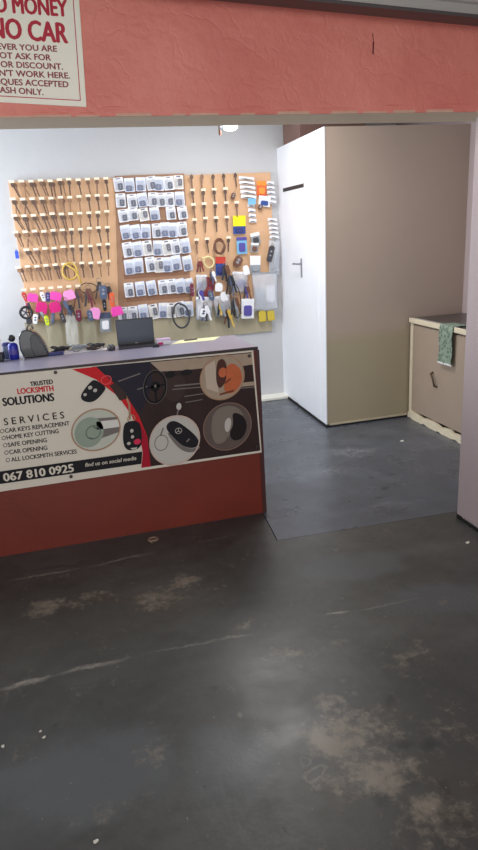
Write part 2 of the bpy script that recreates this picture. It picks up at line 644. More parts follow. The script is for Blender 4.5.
hp = at(303.5, 268, 0, XC)
hp.y += .10
chrome = mat('satin_chrome', (150, 152, 160), .3, .85)
b = MB()
b.prism(rrect(.034, .20, .012), 0, 0)
b.bm.free(); b.bm = bmesh.new()
b.box(XC - .010, XC - .003, hp.y - .015, hp.y + .015, hp.z - .085, hp.z + .075)
plate = b.build('handle_plate', chrome, door, bevel=.004)
b = MB()
b.tube([(XC - .008, hp.y, hp.z + .03), (XC - .04, hp.y, hp.z + .03), (XC - .045, hp.y + .012, hp.z + .03), (XC - .045, hp.y + .11, hp.z + .028)], .007, 10)
b.build('lever', chrome, plate, smooth=True)
s0, s1 = at(283, 190, 0, XC), at(305, 183.5, 0, XC)
b = MB()
b.box(XC - .008, XC - .002, s1.y + .09, s0.y + .11, (s0.z + s1.z) / 2 - .016, (s0.z + s1.z) / 2 + .014)
o = b.build('door_strip', mat('matt_black', (22, 22, 26), .5), bevel=.004)
tag(o, 'short black horizontal strip fixed high on the white closet door', 'strip')

# brown box added to fill the dark, unlit space above the closet
b = MB(); b.box(-.30, .30, -.21, .21, 0, .40)
top_block = b.build('added_closet_top_block', mat('brown_block', (120, 92, 84), .75, var=.12, vscale=5), loc=(2.36, 5.66, 2.295), bevel=.006)
tag(top_block, 'added brown box shape filling the dark space above the white closet', 'box')
b = MB(); b.box(-.305, .305, -.215, .215, .30, .405)
b.build('lid', mat('dark_block', (84, 64, 62), .75), top_block, bevel=.006)  # darker upper band of the same added block

# the closet stands a little out of square and out of plumb
for o in list(bpy.data.objects):
    if o.type == 'MESH' and o.name in ('wall_closet_front', 'wall_closet_side', 'shade_gap_strip', 'shade_gap_edge', 'door_1', 'handle_plate', 'lever', 'door_strip'):
        for v in o.data.vertices:
            if v.co.x < 2.2:
                v.co.x += .036 * (v.co.y - YCL) / 1.18 + .016 * v.co.z / 2.3
# steel channel under the front ceiling
A, B = at(255, -1, 1, YL - .14), at(480, 21.5, 1, YL - .14)
ang = -math.atan2(B.z - A.z, B.x - A.x)
root = thing('ceiling_rail', 'long galvanised steel channel under the ceiling above the red lintel', 'rail', (B.x, YL - .14, B.z), rot=(0, ang, 0))
b = MB(); b.box(-3.2, .10, -.02, .05, .012, .15); b.build('web', steel, root)
b = MB(); b.box(-3.2, .10, -.035, .055, 0, .012); b.build('flange', mat('dark_steel', (96, 90, 90), .5, .5), root)
b = MB(); b.box(-3.2, .10, -.045, -.02, .05, .062); b.box(-3.2, .10, -.04, -.02, .105, .112); b.build('lip', mat('pale_steel', (200, 198, 194), .35, .5), root)

# ------------------------------------------------------------------ notice on the lintel
paper = mat('notice_board_white', (252, 248, 230), .5, var=.04, vscale=6)
rtext = mat('crimson_print', (188, 26, 54), .5)
rtext2 = mat('dull_red_print', (150, 52, 62), .6)
tr, br, bl = at(79, -1, 1, YL), at(86.5, 107.3, 1, YL), at(0, 102.6, 1, YL)
ux = Vector((br.x - bl.x, 0, br.z - bl.z)).normalized()
up = Vector((tr.x - br.x, 0, tr.z - br.z)).normalized()
nb = thing('wall_notice', 'white notice in red capitals hung at a tilt on the red lintel', 'sign', (br.x, YL, br.z))
o0 = Vector((0, 0, 0))
W_, H_ = .66, .44
corn = [o0, up * H_, up * H_ - ux * W_, -ux * W_]
b = MB(); b.prism([(v.x, v.z) for v in corn], -.001, -.006)
b.build('board', paper, nb, bevel=.001)


def strip(mb, p, q, w, y0, y1):
    d = Vector((q[0] - p[0], q[1] - p[1])).normalized()
    n = Vector((-d.y, d.x)) * w / 2
    mb.prism([(p[0] + n.x, p[1] + n.y), (q[0] + n.x, q[1] + n.y), (q[0] - n.x, q[1] - n.y), (p[0] - n.x, p[1] - n.y)], y0, y1)


b = MB()
e = .021
c1 = -ux * e + up * e
c2 = c1 + up * (H_ - 2 * e)
c3 = c1 - ux * (W_ - 2 * e)
c4 = c2 - ux * (W_ - 2 * e)
for p, q in ((c1, c2), (c1, c3), (c2, c4), (c3, c4)):
    strip(b, (p.x, p.z), (q.x, q.z), .003, -.006, -.0066)
b.build('border_line', rtext, nb)
for body, pa, pb, hp_, mm, bold in (
        ('NO MONEY', (-17, 11.5), (67.5, 17), 17.5, rtext, .05),
        ('NO CAR', (-8.5, 37.6), (67.5, 43.5), 21, rtext, .05),
        ('WHOEVER YOU ARE', (-27, 48.5), (57, 52.2), 6.3, rtext2, .045),
        ('DO NOT ASK FOR', (-24, 57.4), (51, 61), 6.3, rtext2, .045),
        ('CREDIT OR DISCOUNT.', (-33, 66), (63, 70), 6.3, rtext2, .045),
        ("DON'T WORK HERE.", (-15, 75.5), (70, 79), 6.3, rtext2, .045),
        ('CHEQUES ACCEPTED', (-16.5, 84), (68.5, 87.7), 6.3, rtext2, .045),
        ('CASH ONLY.', (-5.5, 92.6), (43.5, 95.5), 6.3, rtext2, .045)):
    lettering(body, pa, pb, hp_, YL, YL - .0068, mm, nb, bold)

# ------------------------------------------------------------------ counter
wood = mat('oxblood_panel', (116, 40, 24), .42, var=.3, vscale=3, bump=.05, bscale=30)
lam = mat('grey_laminate', (150, 146, 166), .35, var=.06, vscale=5)
edge = mat('dark_edging', (48, 34, 36), .5)
XE = .985
ct = thing('counter', 'dark red shop counter with a grey laminate top', 'counter', (0, YC, 0))
b = MB(); b.box(-2.0, XE - .012, .0, .022, 0, ZT - .02); b.build('front_panel', wood, ct)
b = MB(); b.box(XE - .012, XE, 0.0005, .46, 0, ZT - .02); b.build('side_panel', edge, ct)
b = MB(); b.box(-1.0, -.98, .022, .44, 0, ZT - .02); b.build('upright', wood, ct)
b = MB(); b.hprism([(-2.0, .004), (XE - .012, .004), (XE - .014, .48), (-2.0, .48)], ZT - .02, ZT); b.build('counter_top', lam, ct, bevel=.003)
b = MB(); b.box(-2.0, XE - .008, -.004, .006, ZT - .016, ZT + .001); b.build('edge_strip', edge, ct)
b = MB(); b.box(XE - .024, XE - .001, -.004, -.0005, .0, ZT - .017); b.build('corner_strip', mat('maroon_edging', (70, 32, 32), .5), ct)
b = MB(); b.box(-2.0, XE - .012, .022, .44, .48, .50); b.build('shelf', wood, ct)

# banner board on the counter
sg = thing('shop_banner', 'printed locksmith services banner screwed to the front of the red counter', 'sign', (0, YC, 0))
P = lambda x, y: ((at(x, y, 1, YC)).x, (at(x, y, 1, YC)).z)


ROUNDED = ('picture_hair_print', 'picture_figure_print', 'door_panel_print', 'door_hollow_print', 'door_lock_print', 'remote_print', 'remote_edge_print', 'fob_print', 'console_print')


def layer(polys, lev, name, material, label=None, parent=None):
    mb = MB()
    for pl in polys:
        if name in ROUNDED:
            for _ in range(3):      # round the corners off
                pl = [r for k in range(len(pl)) for r in ((pl[k][0] * .75 + pl[(k + 1) % len(pl)][0] * .25, pl[k][1] * .75 + pl[(k + 1) % len(pl)][1] * .25),
                                                          (pl[k][0] * .25 + pl[(k + 1) % len(pl)][0] * .75, pl[k][1] * .25 + pl[(k + 1) % len(pl)][1] * .75))]
        mb.prism([P(*q) for q in pl], -.0105 - .0005 * (lev - 1), -.0105 - .0005 * lev)
    return mb.build(name, material, parent or sg, label=label)


def ce(cx, cy, rx, ry=None, n=30, sl=-.12):
    ry = ry or rx
    return [(cx + rx * math.cos(2 * PI * k / n), cy + ry * math.sin(2 * PI * k / n) + sl * rx * math.cos(2 * PI * k / n)) for k in range(n)]


def annulus(cx, cy, rx, ry, w, n=34, sl=-.12):
    o_, i_ = ce(cx, cy, rx, ry, n, sl), ce(cx, cy, rx - w, ry - w, n, sl)
    return [[o_[k], o_[(k + 1) % n], i_[(k + 1) % n], i_[k]] for k in range(n)]


def line(a, b_, w):
    d = Vector((b_[0] - a[0], b_[1] - a[1])).normalized()
    n = Vector((-d.y, d.x)) * w / 2
    return [(a[0] + n.x, a[1] + n.y), (b_[0] + n.x, b_[1] + n.y), (b_[0] - n.x, b_[1] - n.y), (a[0] - n.x, a[1] - n.y)]


pr = dict(rough=.55, spec=.2)
vw = mat('banner_white', (222, 212, 196), .42, var=.03)
vblack = mat('print_black', (30, 28, 32), **pr)
vdark = mat('print_car_brown', (54, 38, 36), var=.35, vscale=9, **pr)
vred = mat('print_red', (206, 32, 40), **pr)
vcrim = mat('print_crimson', (170, 22, 48), **pr)
vgrey = mat('print_grey', (120, 112, 108), **pr)
vlite = mat('print_light_beige', (172, 152, 132), var=.12, vscale=20, **pr)
vsil = mat('print_silver', (196, 190, 182), **pr)
vgreen = mat('print_sage', (150, 162, 146), var=.12, vscale=18, **pr)
vgreen2 = mat('print_deep_sage', (92, 108, 98), **pr)
vtan = mat('print_tan', (176, 138, 110), **pr)
vskin = mat('print_orange', (196, 104, 66), var=.2, vscale=25, **pr)
vink = mat('print_ink', (52, 46, 50), **pr)
vnavy = mat('print_navy', (40, 36, 50), **pr)
TL, TR, BR_, BL = P(-45, 379.5), P(252.6, 350), P(261.2, 451.8), P(-45, 497.8)
b = MB(); b.prism([TL, TR, BR_, BL], -.0042, -.0105); b.build('board', vw, sg)
layer([[(92, 366.4), (251, 351.8), (259.8, 450), (149, 466), (147, 445), (139, 422), (127, 402), (112, 384)]], 1, 'car_picture', vdark)
layer([[(92, 366.5), (150, 361.3), (152, 384), (146, 400), (140, 412), (126, 398), (110, 381)]], 2, 'windscreen_print', vnavy)
layer([[(150, 362), (251, 352.6), (252, 364), (240, 366), (206, 367.5), (182, 370), (160, 371)],
       [(206, 386), (254, 381), (254.4, 385), (206, 389.5)]], 2, 'dashboard_print', vlite)
for pl in (line((174, 385.5), (206, 382.5), 1.4), line((172, 389), (206, 386.2), 1), line((184, 396), (204, 393), .9), line((185, 402), (202, 399), .8), line((206, 391), (254, 386.5), 1),
           line((118, 381), (140, 373), 1.2), line((137, 389), (147, 386), 1.1)):
    layer([pl], 3, 'trim_print', vgrey)
layer([ce(178.5, 406, 2.5, 3.6)], 3, 'gear_knob_print', vsil)
layer([line((178, 409), (176, 418), 1.4)], 3, 'gear_lever_print', vgrey)
layer([[(162, 378), (182, 374), (186, 384), (182, 398), (172, 402), (164, 396)]], 2, 'console_print', mat('print_umber', (64, 50, 46), **pr))
layer(annulus(154.8, 386.5, 11.5, 16.5, 2.0) + [ce(155, 386, 4.5, 5), line((146, 388), (164, 384), 2), line((155, 390), (156, 401), 2)], 4, 'steering_wheel_print', mat('print_wheel', (16, 15, 18), **pr))
layer(annulus(154.8, 386.5, 11.9, 16.9, .5), 3, 'steering_wheel_rim_print', vgrey)
layer([ce(155, 385.6, 1.3, 1.5)], 5, 'wheel_badge_print', vgrey)
layer([ce(170, 374, 5, 3.6), ce(186, 372, 6, 3)], 3, 'dial_print', mat('print_dial', (26, 24, 27), **pr))
layer([[(72, 368.8), (96, 366.3), (113, 382), (128, 398), (139, 416), (147, 436), (150.5, 465.8), (141, 467), (142.5, 452), (139, 434), (131, 414), (118, 396), (96, 379)]], 6, 'red_swoosh', vred)
layer([[(139, 421), (146.8, 437), (150.3, 465.5), (141.3, 467), (142.6, 452)]], 7, 'crimson_swoosh', vcrim)
layer([[(-45, 477), (142, 450.8), (141, 463), (-45, 489.6)]], 7, 'phone_bar', vblack)
# round pictures
layer([ce(95.7, 429, 24.5, 21)], 7, 'lock_picture', vlite)
layer([ce(95.7, 429, 23.3, 19.8)], 8, 'lock_backdrop_print', mat('print_pale_sage', (196, 198, 184), **pr))
layer([[(92, 418), (118, 416), (119.3, 431), (94, 440)]], 9, 'lock_barrel_print', vgrey)
layer([[(96, 421), (118.4, 418.5), (119, 426), (97, 429)]], 10, 'lock_shine_print', mat('print_bright_silver', (222, 220, 212), **pr))
layer([ce(89, 431.5, 14.5, 15)], 10, 'lock_face_print', vgreen)
layer(annulus(93, 431.5, 7.5, 7, .9) + [line((93, 426), (97, 428), 1.4), line((89, 437), (93, 438), 1)], 11, 'lock_slot_print', vgreen2)
layer(annulus(95.7, 429, 24.7, 21.2, 1.3), 11, 'picture_ring', vtan)
layer([ce(221.5, 377, 22, 22)], 7, 'worker_picture', vlite)
layer([[(204, 366), (214, 360), (218, 392), (206, 388)]], 8, 'picture_panel_print', mat('print_pale_taupe', (196, 178, 160), **pr))
layer([[(216, 361), (222, 357.5), (226, 363), (227, 378), (219, 390), (215, 380)]], 9, 'picture_hair_print', mat('print_brown', (82, 48, 40), **pr))
layer([[(225, 366), (232, 362), (240, 368), (242, 380), (236, 390), (228, 394), (222, 388), (226, 378)], ce(222, 372, 4, 5)], 10, 'picture_figure_print', vskin)
layer([line((219, 394), (233, 390), 2), line((224, 383), (230, 378), 1.6)], 11, 'picture_shade_print', mat('print_rust', (120, 62, 44), **pr))
layer(annulus(221.5, 377, 22.4, 22.4, 1.2), 12, 'picture_ring', vtan)
layer([ce(174.2, 439.5, 25, 24.5)], 7, 'remote_picture', vsil)
layer([[(165, 425), (171, 419.5), (180, 422), (197, 436), (199, 444), (192, 448), (181, 445), (168, 432)]], 9, 'remote_print', vblack)
layer([[(168, 431), (181, 445), (192, 448.5), (199, 444.5), (199.6, 447.5), (191, 452.5), (179, 449), (166.5, 433)]], 10, 'remote_edge_print', vgrey)
layer(annulus(161, 442, 7, 8, .8) + [line((163, 427), (160, 435), 1.4)], 10, 'keyring_print', vgrey)
layer(annulus(178, 430, 3.5, 3, .5, 20) + [line((178, 430), (178, 427.3), .6), line((178, 430), (180.5, 431.6), .6), line((178, 430), (175.6, 431.9), .6)], 11, 'emblem_print', vsil)
layer([line((186, 441), (189, 438), 1.6)], 11, 'remote_button_print', vgrey)
layer(annulus(174.2, 439.5, 25.4, 24.9, 1.2), 12, 'picture_ring', mat('print_blush', (206, 180, 166), **pr))
layer([ce(226.6, 425.7, 24, 23.6)], 8, 'door_picture', mat('print_taupe', (98, 84, 78), var=.2, vscale=12, **pr))
layer([[(213, 410), (228, 404), (240, 408), (244, 420), (238, 431), (228, 434), (224, 442), (214, 444), (210, 428)]], 9, 'door_panel_print', mat('print_khaki', (128, 116, 106), **pr))
layer([[(231, 411), (242, 414), (247, 424), (243, 437), (233, 441), (228, 433), (233, 424)]], 10, 'door_hollow_print', mat('print_deep_brown', (34, 26, 27), **pr))
layer([[(224, 420), (229, 416), (231, 422), (228, 432), (224, 430)]], 11, 'door_lock_print', vsil)
layer(annulus(226.6, 425.7, 24.3, 23.9, .9), 12, 'picture_ring', mat('print_mocha', (138, 108, 96), **pr))
# fobs
layer([[(80.5, 395), (84, 389), (91, 380.5), (95, 379), (105.5, 385.5), (105, 390), (95.5, 400.5), (88, 402), (81.5, 399.5)]], 8, 'fob_print', vblack)
layer([ce(90, 387, 2.1, 1.9), ce(95, 389.8, 2, 1.8), ce(85, 394, 1.7, 1.5)], 9, 'fob_button_print', vsil)
layer(annulus(106, 379.5, 5.5, 4.8, 1.1), 9, 'keyring_print', mat('print_pink_red', (226, 82, 84), **pr))
layer([[(109.5, 385), (115, 381.5), (126, 393), (126.5, 398), (119.5, 400)]], 9, 'strap_print', mat('print_leather', (64, 48, 44), **pr))
layer([line((125.5, 395), (129, 404), 1.8), line((129, 404), (129.5, 419), 1.8)] + annulus(131, 418, 4, 4, .9), 9, 'chain_print', vtan)
layer([[(123, 426), (126, 421), (136, 419.5), (140.5, 424), (142, 441), (139.5, 447), (133, 449.8), (126, 449), (122.5, 442)]], 10, 'fob_print', vblack)
layer([ce(131.5, 430, 1.7, 1.9), ce(132.2, 436, 1.6, 1.7), ce(128.5, 442.6, 1.8, 1.5), [(130, 447.3), (137, 446.3), (136, 448.3), (132, 449)]], 11, 'fob_button_print', vsil)
layer([ce(137, 440.8, 3.6, 2.8)], 11, 'fob_alarm_print', mat('print_rose', (214, 50, 84), **pr))
# lettering
for body, pa, pb, hh, mm, bold, it in (
        ('TRUSTED', (30.7, 385.8), (53, 383.2), 4.6, vink, .06, 0), ('LOCKSMITH', (18, 393.6), (53.6, 390.4), 5.8, vred, .05, 0),
        ('SOLUTIONS', (3.6, 405.4), (54.2, 400.2), 8.2, vblack, .06, 0), ('S E R V I C E S', (4.7, 424.7), (64.4, 417.6), 7.2, vink, .02, 0),
        ('CAR KEYS REPLACEMENT', (5.3, 432.2), (69.7, 424.6), 4.4, vink, .035, 0), ('HOME KEY CUTTING', (7.2, 439), (58.8, 432.4), 4.4, vink, .035, 0),
        ('SAFE OPENING', (8.5, 446.3), (47, 441.4), 4.4, vink, .035, 0), ('CAR OPENING', (9.8, 453.6), (47.5, 448.9), 4.4, vink, .035, 0),
        ('ALL LOCKSMITH SERVICES', (11.7, 461), (76.8, 452.6), 4.4, vink, .035, 0)):
    lettering(body, pa, pb, hh, YC, YC - .0115, mm, sg, bold, it)
lettering('067 810 0925', (4.4, 480.4), (73.8, 470.6), 8.2, YC, YC - .0148, vw, sg, .05)
lettering('find us on social media', (85, 466), (136, 458.9), 4.0, YC, YC - .0148, vw, sg, .03, .2)
for (x, y) in ((2.3, 430.6), (3.9, 437.4), (5.4, 444.6), (6.6, 451.9), (8, 459.4)):
    layer(annulus(x, y, 2.1, 2.1, .6, 18), 1, 'bullet_ring', vink)
for (x, y) in ((55.5, 371.8), (71, 475.6), (248.5, 355.5), (256, 446)):
    p = P(x, y)
    b = MB(); b.prism(circ(p[0], p[1], .009), -.0105, -.021)
    b.build('screw', mat('dull_screw', (70, 62, 62), .4, .6), sg, bevel=.003)

# ------------------------------------------------------------------ key board
board_m = mat('tan_pegboard', (218, 176, 138), .7, var=.06, vscale=4, bump=.08, bscale=90)
brown_m = mat('brown_cork', (140, 100, 76), .75, var=.1, vscale=20)
x0, zt = bd(8, 182); x1, _ = bd(270.5, 173); zb = bd(150, 312)[1]
zt = 2.10
KB = thing('key_board', 'wide tan display board of hooks on the white back wall', 'board', (0, YB, 0))
b = MB(); b.box(x0, x1, YK - YB, -.002, zb, zt); b.build('panel', board_m, KB, bevel=.003)
xa, xb = bd(113, 200)[0], bd(188, 200)[0]
b = MB(); b.prism([bd(114.5, 176), bd(184, 173.5), bd(192.5, 316), bd(119, 322)], YK - YB, YK - YB - .003); b.build('packet_field', mat('tan_cork', (164, 126, 100), .75, var=.08, vscale=15), KB)
b = MB()
for y_ in (190.8, 206.5, 222, 239, 256, 274, 297):
    z = bd(150, y_)[1]
    b.box(bd(120, 240)[0], bd(186, 240)[0], YK - YB - .004, YK - YB, z - .03, z + .012)
b.build('divider', brown_m, KB)
olive = mat('olive_hardboard', (172, 162, 136), .6, var=.08, vscale=3)
b = MB(); b.box(bd(24, 320)[0], bd(272, 320)[0], YK - YB + .004, -.002, .66, zb - .002)
b.build('lower_panel', olive, KB, label='olive grey lower panel')

keyd = [mat('dark_brass_key', (128, 98, 82), .4, .3), mat('brown_steel_key', (98, 78, 70), .4, .3), mat('bronze_key', (150, 116, 90), .4, .3)]
labm = mat('cream_price_label', (252, 240, 214), .6)
wire = mat('zinc_wire', (150, 140, 130), .4, .6)


def key_mesh(i):
    L = .088
    mb = MB()
    bow = circ(0, -.014, .0125, .0155, 14)
    mb.prism(bow, -.004, -.007)
    bl = [(-.0045, -.026), (-.0045, -L), (0, -L - .005), (.0045, -L + .004), (.003, -L + .012), (.0048, -L + .018), (.003, -L + .026), (.0048, -L + .034), (.0045, -.026)]
    mb.prism(bl, -.0042, -.0068)
    mb.ring((0, -.0055, -.006), .004, .0012, 10, 4)
    o = mb.build('key', keyd[i], bevel=0)
    return o


KEYP = [key_mesh(i) for i in range(3)]
used_key = [False] * 3
hook0 = None


def put_hook(x, z, lab=True):
    global hook0
    if hook0 is None:
        mb = MB()
        mb.tube([(0, 0, 0), (0, -.05, 0), (0, -.055, .006)], .0022, 6)
        hook0 = mb.build('hook', wire, KB, (x, YK - YB, z))
        mb = MB(); mb.box(-.021, .021, -.058, -.056, -.002, .017)
        mb.build('price_label', labm, hook0)
        return
    h = hook0.copy(); COL.objects.link(h); h.parent = KB; h.location = (x, YK - YB, z)
    if lab:
        c = hook0.children[0].copy(); COL.objects.link(c); c.parent = h


def put_key(i, x, y, z, tilt, label, group, s=1.):
    k = KEYP[i]
    if used_key[i]:
        k = k.copy(); COL.objects.link(k)
    used_key[i] = True
    k.location = (x, y, z)
    k.rotation_euler = (0, tilt, 0)
    k.scale = (1.3 * s, 1, 1.28 * s)
    tag(k, label, 'key', group)


rows_y = [(180.5, 0), (197.5, 1), (213.5, 2), (229.5, 3), (246.5, 4), (263.5, 5)]
for (ry, ri) in rows_y:
    for c in range(11):
        # measured at the tenth column; the rows are level
        xL, zL = bd(88, ry)
        left = bd(12 + ri * 1.3, ry + 3)[0]
        right = bd(105.5 + ri * .5, ry)[0]
        x = left + (right - left) * c / 10
        z = zL + random.uniform(-.004, .004)
        if ri == 4 and c == 0:
            continue
        put_hook(x, z)
        tl = (-.34 + .05 * c + random.uniform(-.16, .16)) if c < 6 else random.uniform(-.12, .12)
        nm = '%s from left in the %s row of left section' % (ORD[c - (ri == 4)], ORD[ri])
        put_key(random.choice((0, 1, 1, 2)), x, YK - .045, z - .002, tl, 'dark key ' + nm, 'keys of the left section')
        if c < 6:
            put_key(random.choice((0, 2)), x + .022, YK - .025, z - .004, -tl * random.uniform(-.9, .7) - .1, 'spare key behind key ' + nm, 'keys of the left section')
for px in (24, 33, 42, 51, 60, 69, 78):
    put_hook(bd(px, 288)[0], bd(60, 287.5)[1])
for ri, (ry, xs) in enumerate(((175, (190.5, 201, 212, 222.5, 234)), (190.5, (191.5, 202.3, 213, 224)), (204.5, (192.5, 203, 214.3, 225, 235.3)), (219.3, (193.5, 204.5, 215, 225.7)), (239.5, (195.5, 206, 227.3)))):
    for c, px in enumerate(xs):
        x = bd(px, ry + 3)[0]
        z = bd(208, ry)[1] + random.uniform(-.005, .005)
        put_hook(x, z, ri > 0)
        put_key(random.choice((0, 1, 1)), x, YK - .04, z - .002, random.uniform(-.08, .08),
                'dark key %s from the left in the %s row of the right key section' % (ORD[c], ORD[ri]), 'keys of the right section')

# ------------------------------------------------------------------ blister packets
pk_w = [mat('white_card', (244, 245, 252), .45, var=.03), mat('blue_white_card', (228, 234, 250), .45), mat('warm_white_card', (246, 242, 238), .45)]
clear = mat('clear_plastic', (226, 231, 240), .12, alpha=.42)
blist = mat('blister_plastic', (232, 238, 250), .1, alpha=.13)
rem = [mat('charcoal_remote', (60, 64, 84), .35), mat('slate_remote', (84, 94, 128), .35), mat('brown_remote', (84, 78, 90), .4)]
but = mat('grey_button', (150, 152, 162), .4)


def make_packet(i):
    w, h = .078, .118
    t = thing('key_packet', 'x', 'packet')
    mb = MB(); mb.prism(rrect(w, h, .006, 0, -h / 2), 0, -.002); mb.build('card', pk_w[i], t)
    f = (0, -.030, -.004)[i]
    mb = MB(); mb.prism(rrect((.036, .048, .032)[i], (.056, .046, .060)[i], .011, (.008, -.006, .012)[i], -h * (.66, .74, .5)[i]), -.003, -.014); rm = mb.build('remote', rem[i], t, bevel=.004)
    mb = MB()
    for k in range(2):
        mb.prism(circ((.008, -.006, .012)[i], -h * (.58, .68, .42)[i] - .016 * k, .005, .004, 10), -.014, -.0155)
    mb.build('button', but, rm)
    mb = MB()
    vs = mb.prism(rrect(w * .86, h * .72, .012, 0, -h * .58), -.002, -.024)
    for v in vs:
        if v.co.y < -.01:
            v.co.x *= .8
            v.co.z = -h * .58 + (v.co.z + h * .58) * .85
    mb.build('blister', blist, t, bevel=.003)
    mb = MB(); mb.box(-.016, .016, -.0045, -.002, -.016, -.006); mb.build('header_label', (but, labm, rem[1])[i], t)
    return t


PKP = [make_packet(i) for i in range(3)]
used_p = [False] * 3


def put_packet(i, x, y, z, label, group, rot=0., sc=(1, 1, 1)):
    if used_p[i]:
        t = dup(PKP[i], (x, y, z), (0, rot, 0), label, group, sc)
    else:
        used_p[i] = True
        t = PKP[i]
        t.location = (x, y, z); t.rotation_euler = (0, rot, 0); t.scale = sc
        t['label'] = label; t['group'] = group
    return t


pk_rows = [(177, 190, (117.5, 128.5, 140, 150, 158.5, 167.5, 178)), (193, 206, (120, 131, 141, 152.5, 160, 168.5, 179)), (207.5, 219.5, (122, 132, 142, 153.5, 170, 181)),
           (223.5, 237, (124, 134, 145, 156, 164.5, 172, 181.5)), (240.5, 254.5, (126, 136, 146, 157.5, 165.5, 174, 184)), (257.5, 271.5, (128, 137.5, 149, 158.5, 167, 175, 186)),
           (281, 294.5, (128, 139, 150, 162, 170.5, 178.5, 187.5)), (304, 318, (122, 132, 142, 152, 163, 171, 179, 188))]
for ri, (ya, yb_, xs) in enumerate(pk_rows):
    for c, px in enumerate(xs):
        sl = -.05 - .0006 * (ya - 177)
        x, z = bd(px, ya)
        z = bd(150, ya)[1] + random.uniform(-.006, .006)
        h = abs(bd(px, yb_)[1] - bd(px, ya)[1])
        put_packet(random.choice((0, 0, 1, 1, 2)), x, YK - .012 - .004 * (c % 3), z, 'white carded key packet %s from the left in the %s row of packets' % (ORD[c], ORD[ri]), 'carded packets in the middle of the board',
                   random.uniform(-.12, .06), (1.1, 1, h / .118 * 1.08))

# ------------------------------------------------------------------ loose wares on the board
KM = {
    'blue': (46, 84, 214), 'red': (196, 58, 44), 'pink': (240, 74, 178), 'pale_pink': (244, 156, 214), 'magenta': (214, 30, 124), 'navy': (52, 56, 120), 'lime': (206, 226, 40),
    'maroon': (112, 36, 62), 'slate': (84, 96, 124), 'orange': (226, 98, 58), 'black': (34, 34, 40), 'charcoal': (62, 60, 66), 'white': (238, 238, 242), 'brown': (110, 72, 54), 'yellow': (248, 232, 20),
    'gold': (206, 182, 60), 'denim': (44, 74, 146), 'violet': (84, 76, 156), 'dark_red': (132, 52, 56), 'grey': (150, 156, 164), 'sky': (122, 186, 224), 'deep_orange': (244, 146, 50), 'mustard': (214, 178, 84), 'ivory': (236, 224, 168)}


def cm(n):
    return mat('plastic_' + n, KM[n], .38, var=.06)


def span(x0, y0, x1, y1):
    a = bd(x0, y0); q = bd(x1, y1)
    return (a[0] + q[0]) / 2, max(a[1], q[1]), abs(q[0] - a[0]), abs(a[1] - q[1])


def hang(mb, parent, n=14):
    return mb.build('split_ring', wire, parent, smooth=True)


def fob(box, c, label, dy=.03, rot=0., cat='key fob'):
    x, z, w, h = span(*box)
    t = thing('key_fob', label, cat, (x, YK - dy, z), rot=(0, rot, 0))
    w *= .92
    r = min(w * .2, .014)
    mb = MB(); mb.ring((0, 0, -r), r, .0022, 14, 5); hang(mb, t)
    hb = h - r * 1.5
    pts = rrect(w, hb, min(w, hb) * .38, 0, -r * 1.5 - hb / 2)
    mb = MB(); mb.prism([(p[0] * (1 - .18 * ((-p[1]) / h)), p[1]) for p in pts], .006, -.010); bdy = mb.build('body', cm(c), t, bevel=.004)
    mb = MB()
    for k in range(2):
        mb.prism(circ(0, -h * (.42 + .22 * k), w * .17, w * .14, 12), -.010, -.0125)
    mb.build('button', but if c != 'white' else rem[0], bdy)
    return t


def keytag(box, c, label, dy=.03, rot=0.):
    x, z, w, h = span(*box)
    t = thing('key_tag', label, 'tag', (x, YK - dy, z), rot=(0, rot, 0))
    r = min(w * .18, .012)
    mb = MB(); mb.ring((0, 0, -r), r, .002, 14, 5); hang(mb, t)
    hb = h - r * 1.6
    z0 = -r * 1.4
    mb = MB(); mb.prism([(-w * .3, z0), (w * .3, z0), (w / 2, z0 - hb * .25), (w / 2, z0 - hb * .94), (w * .42, z0 - hb), (-w * .42, z0 - hb), (-w / 2, z0 - hb * .94), (-w / 2, z0 - hb * .25)], .003, -.004)
    pl = mb.build('plate', cm(c), t, bevel=.002)
    return t


def pack(box, cards, inner, label, dy=.02, rot=0., split=None):
    """flat carded packet: header colour, body colour, item colour"""
    x, z, w, h = span(*box)
    t = thing('accessory_packet', label, 'packet', (x, YK - dy, z), rot=(0, rot, 0))
    s = split or .3
    mb = MB(); mb.prism(rrect(w, h, .004, 0, -h / 2), .002, 0); mb.build('backing', cm(cards[1]), t)
    mb = MB(); mb.prism(rrect(w * 1.01, h * s, .004, 0, -h * s / 2), 0, -.003); mb.build('header', cm(cards[0]), t)
    if inner:
        mb = MB(); mb.prism(rrect(w * .62, h * (1 - s) * .66, min(w, h) * .14, 0, -h * s - h * (1 - s) / 2), 0, -.012); mb.build('product', cm(inner), t, bevel=.003)
    return t


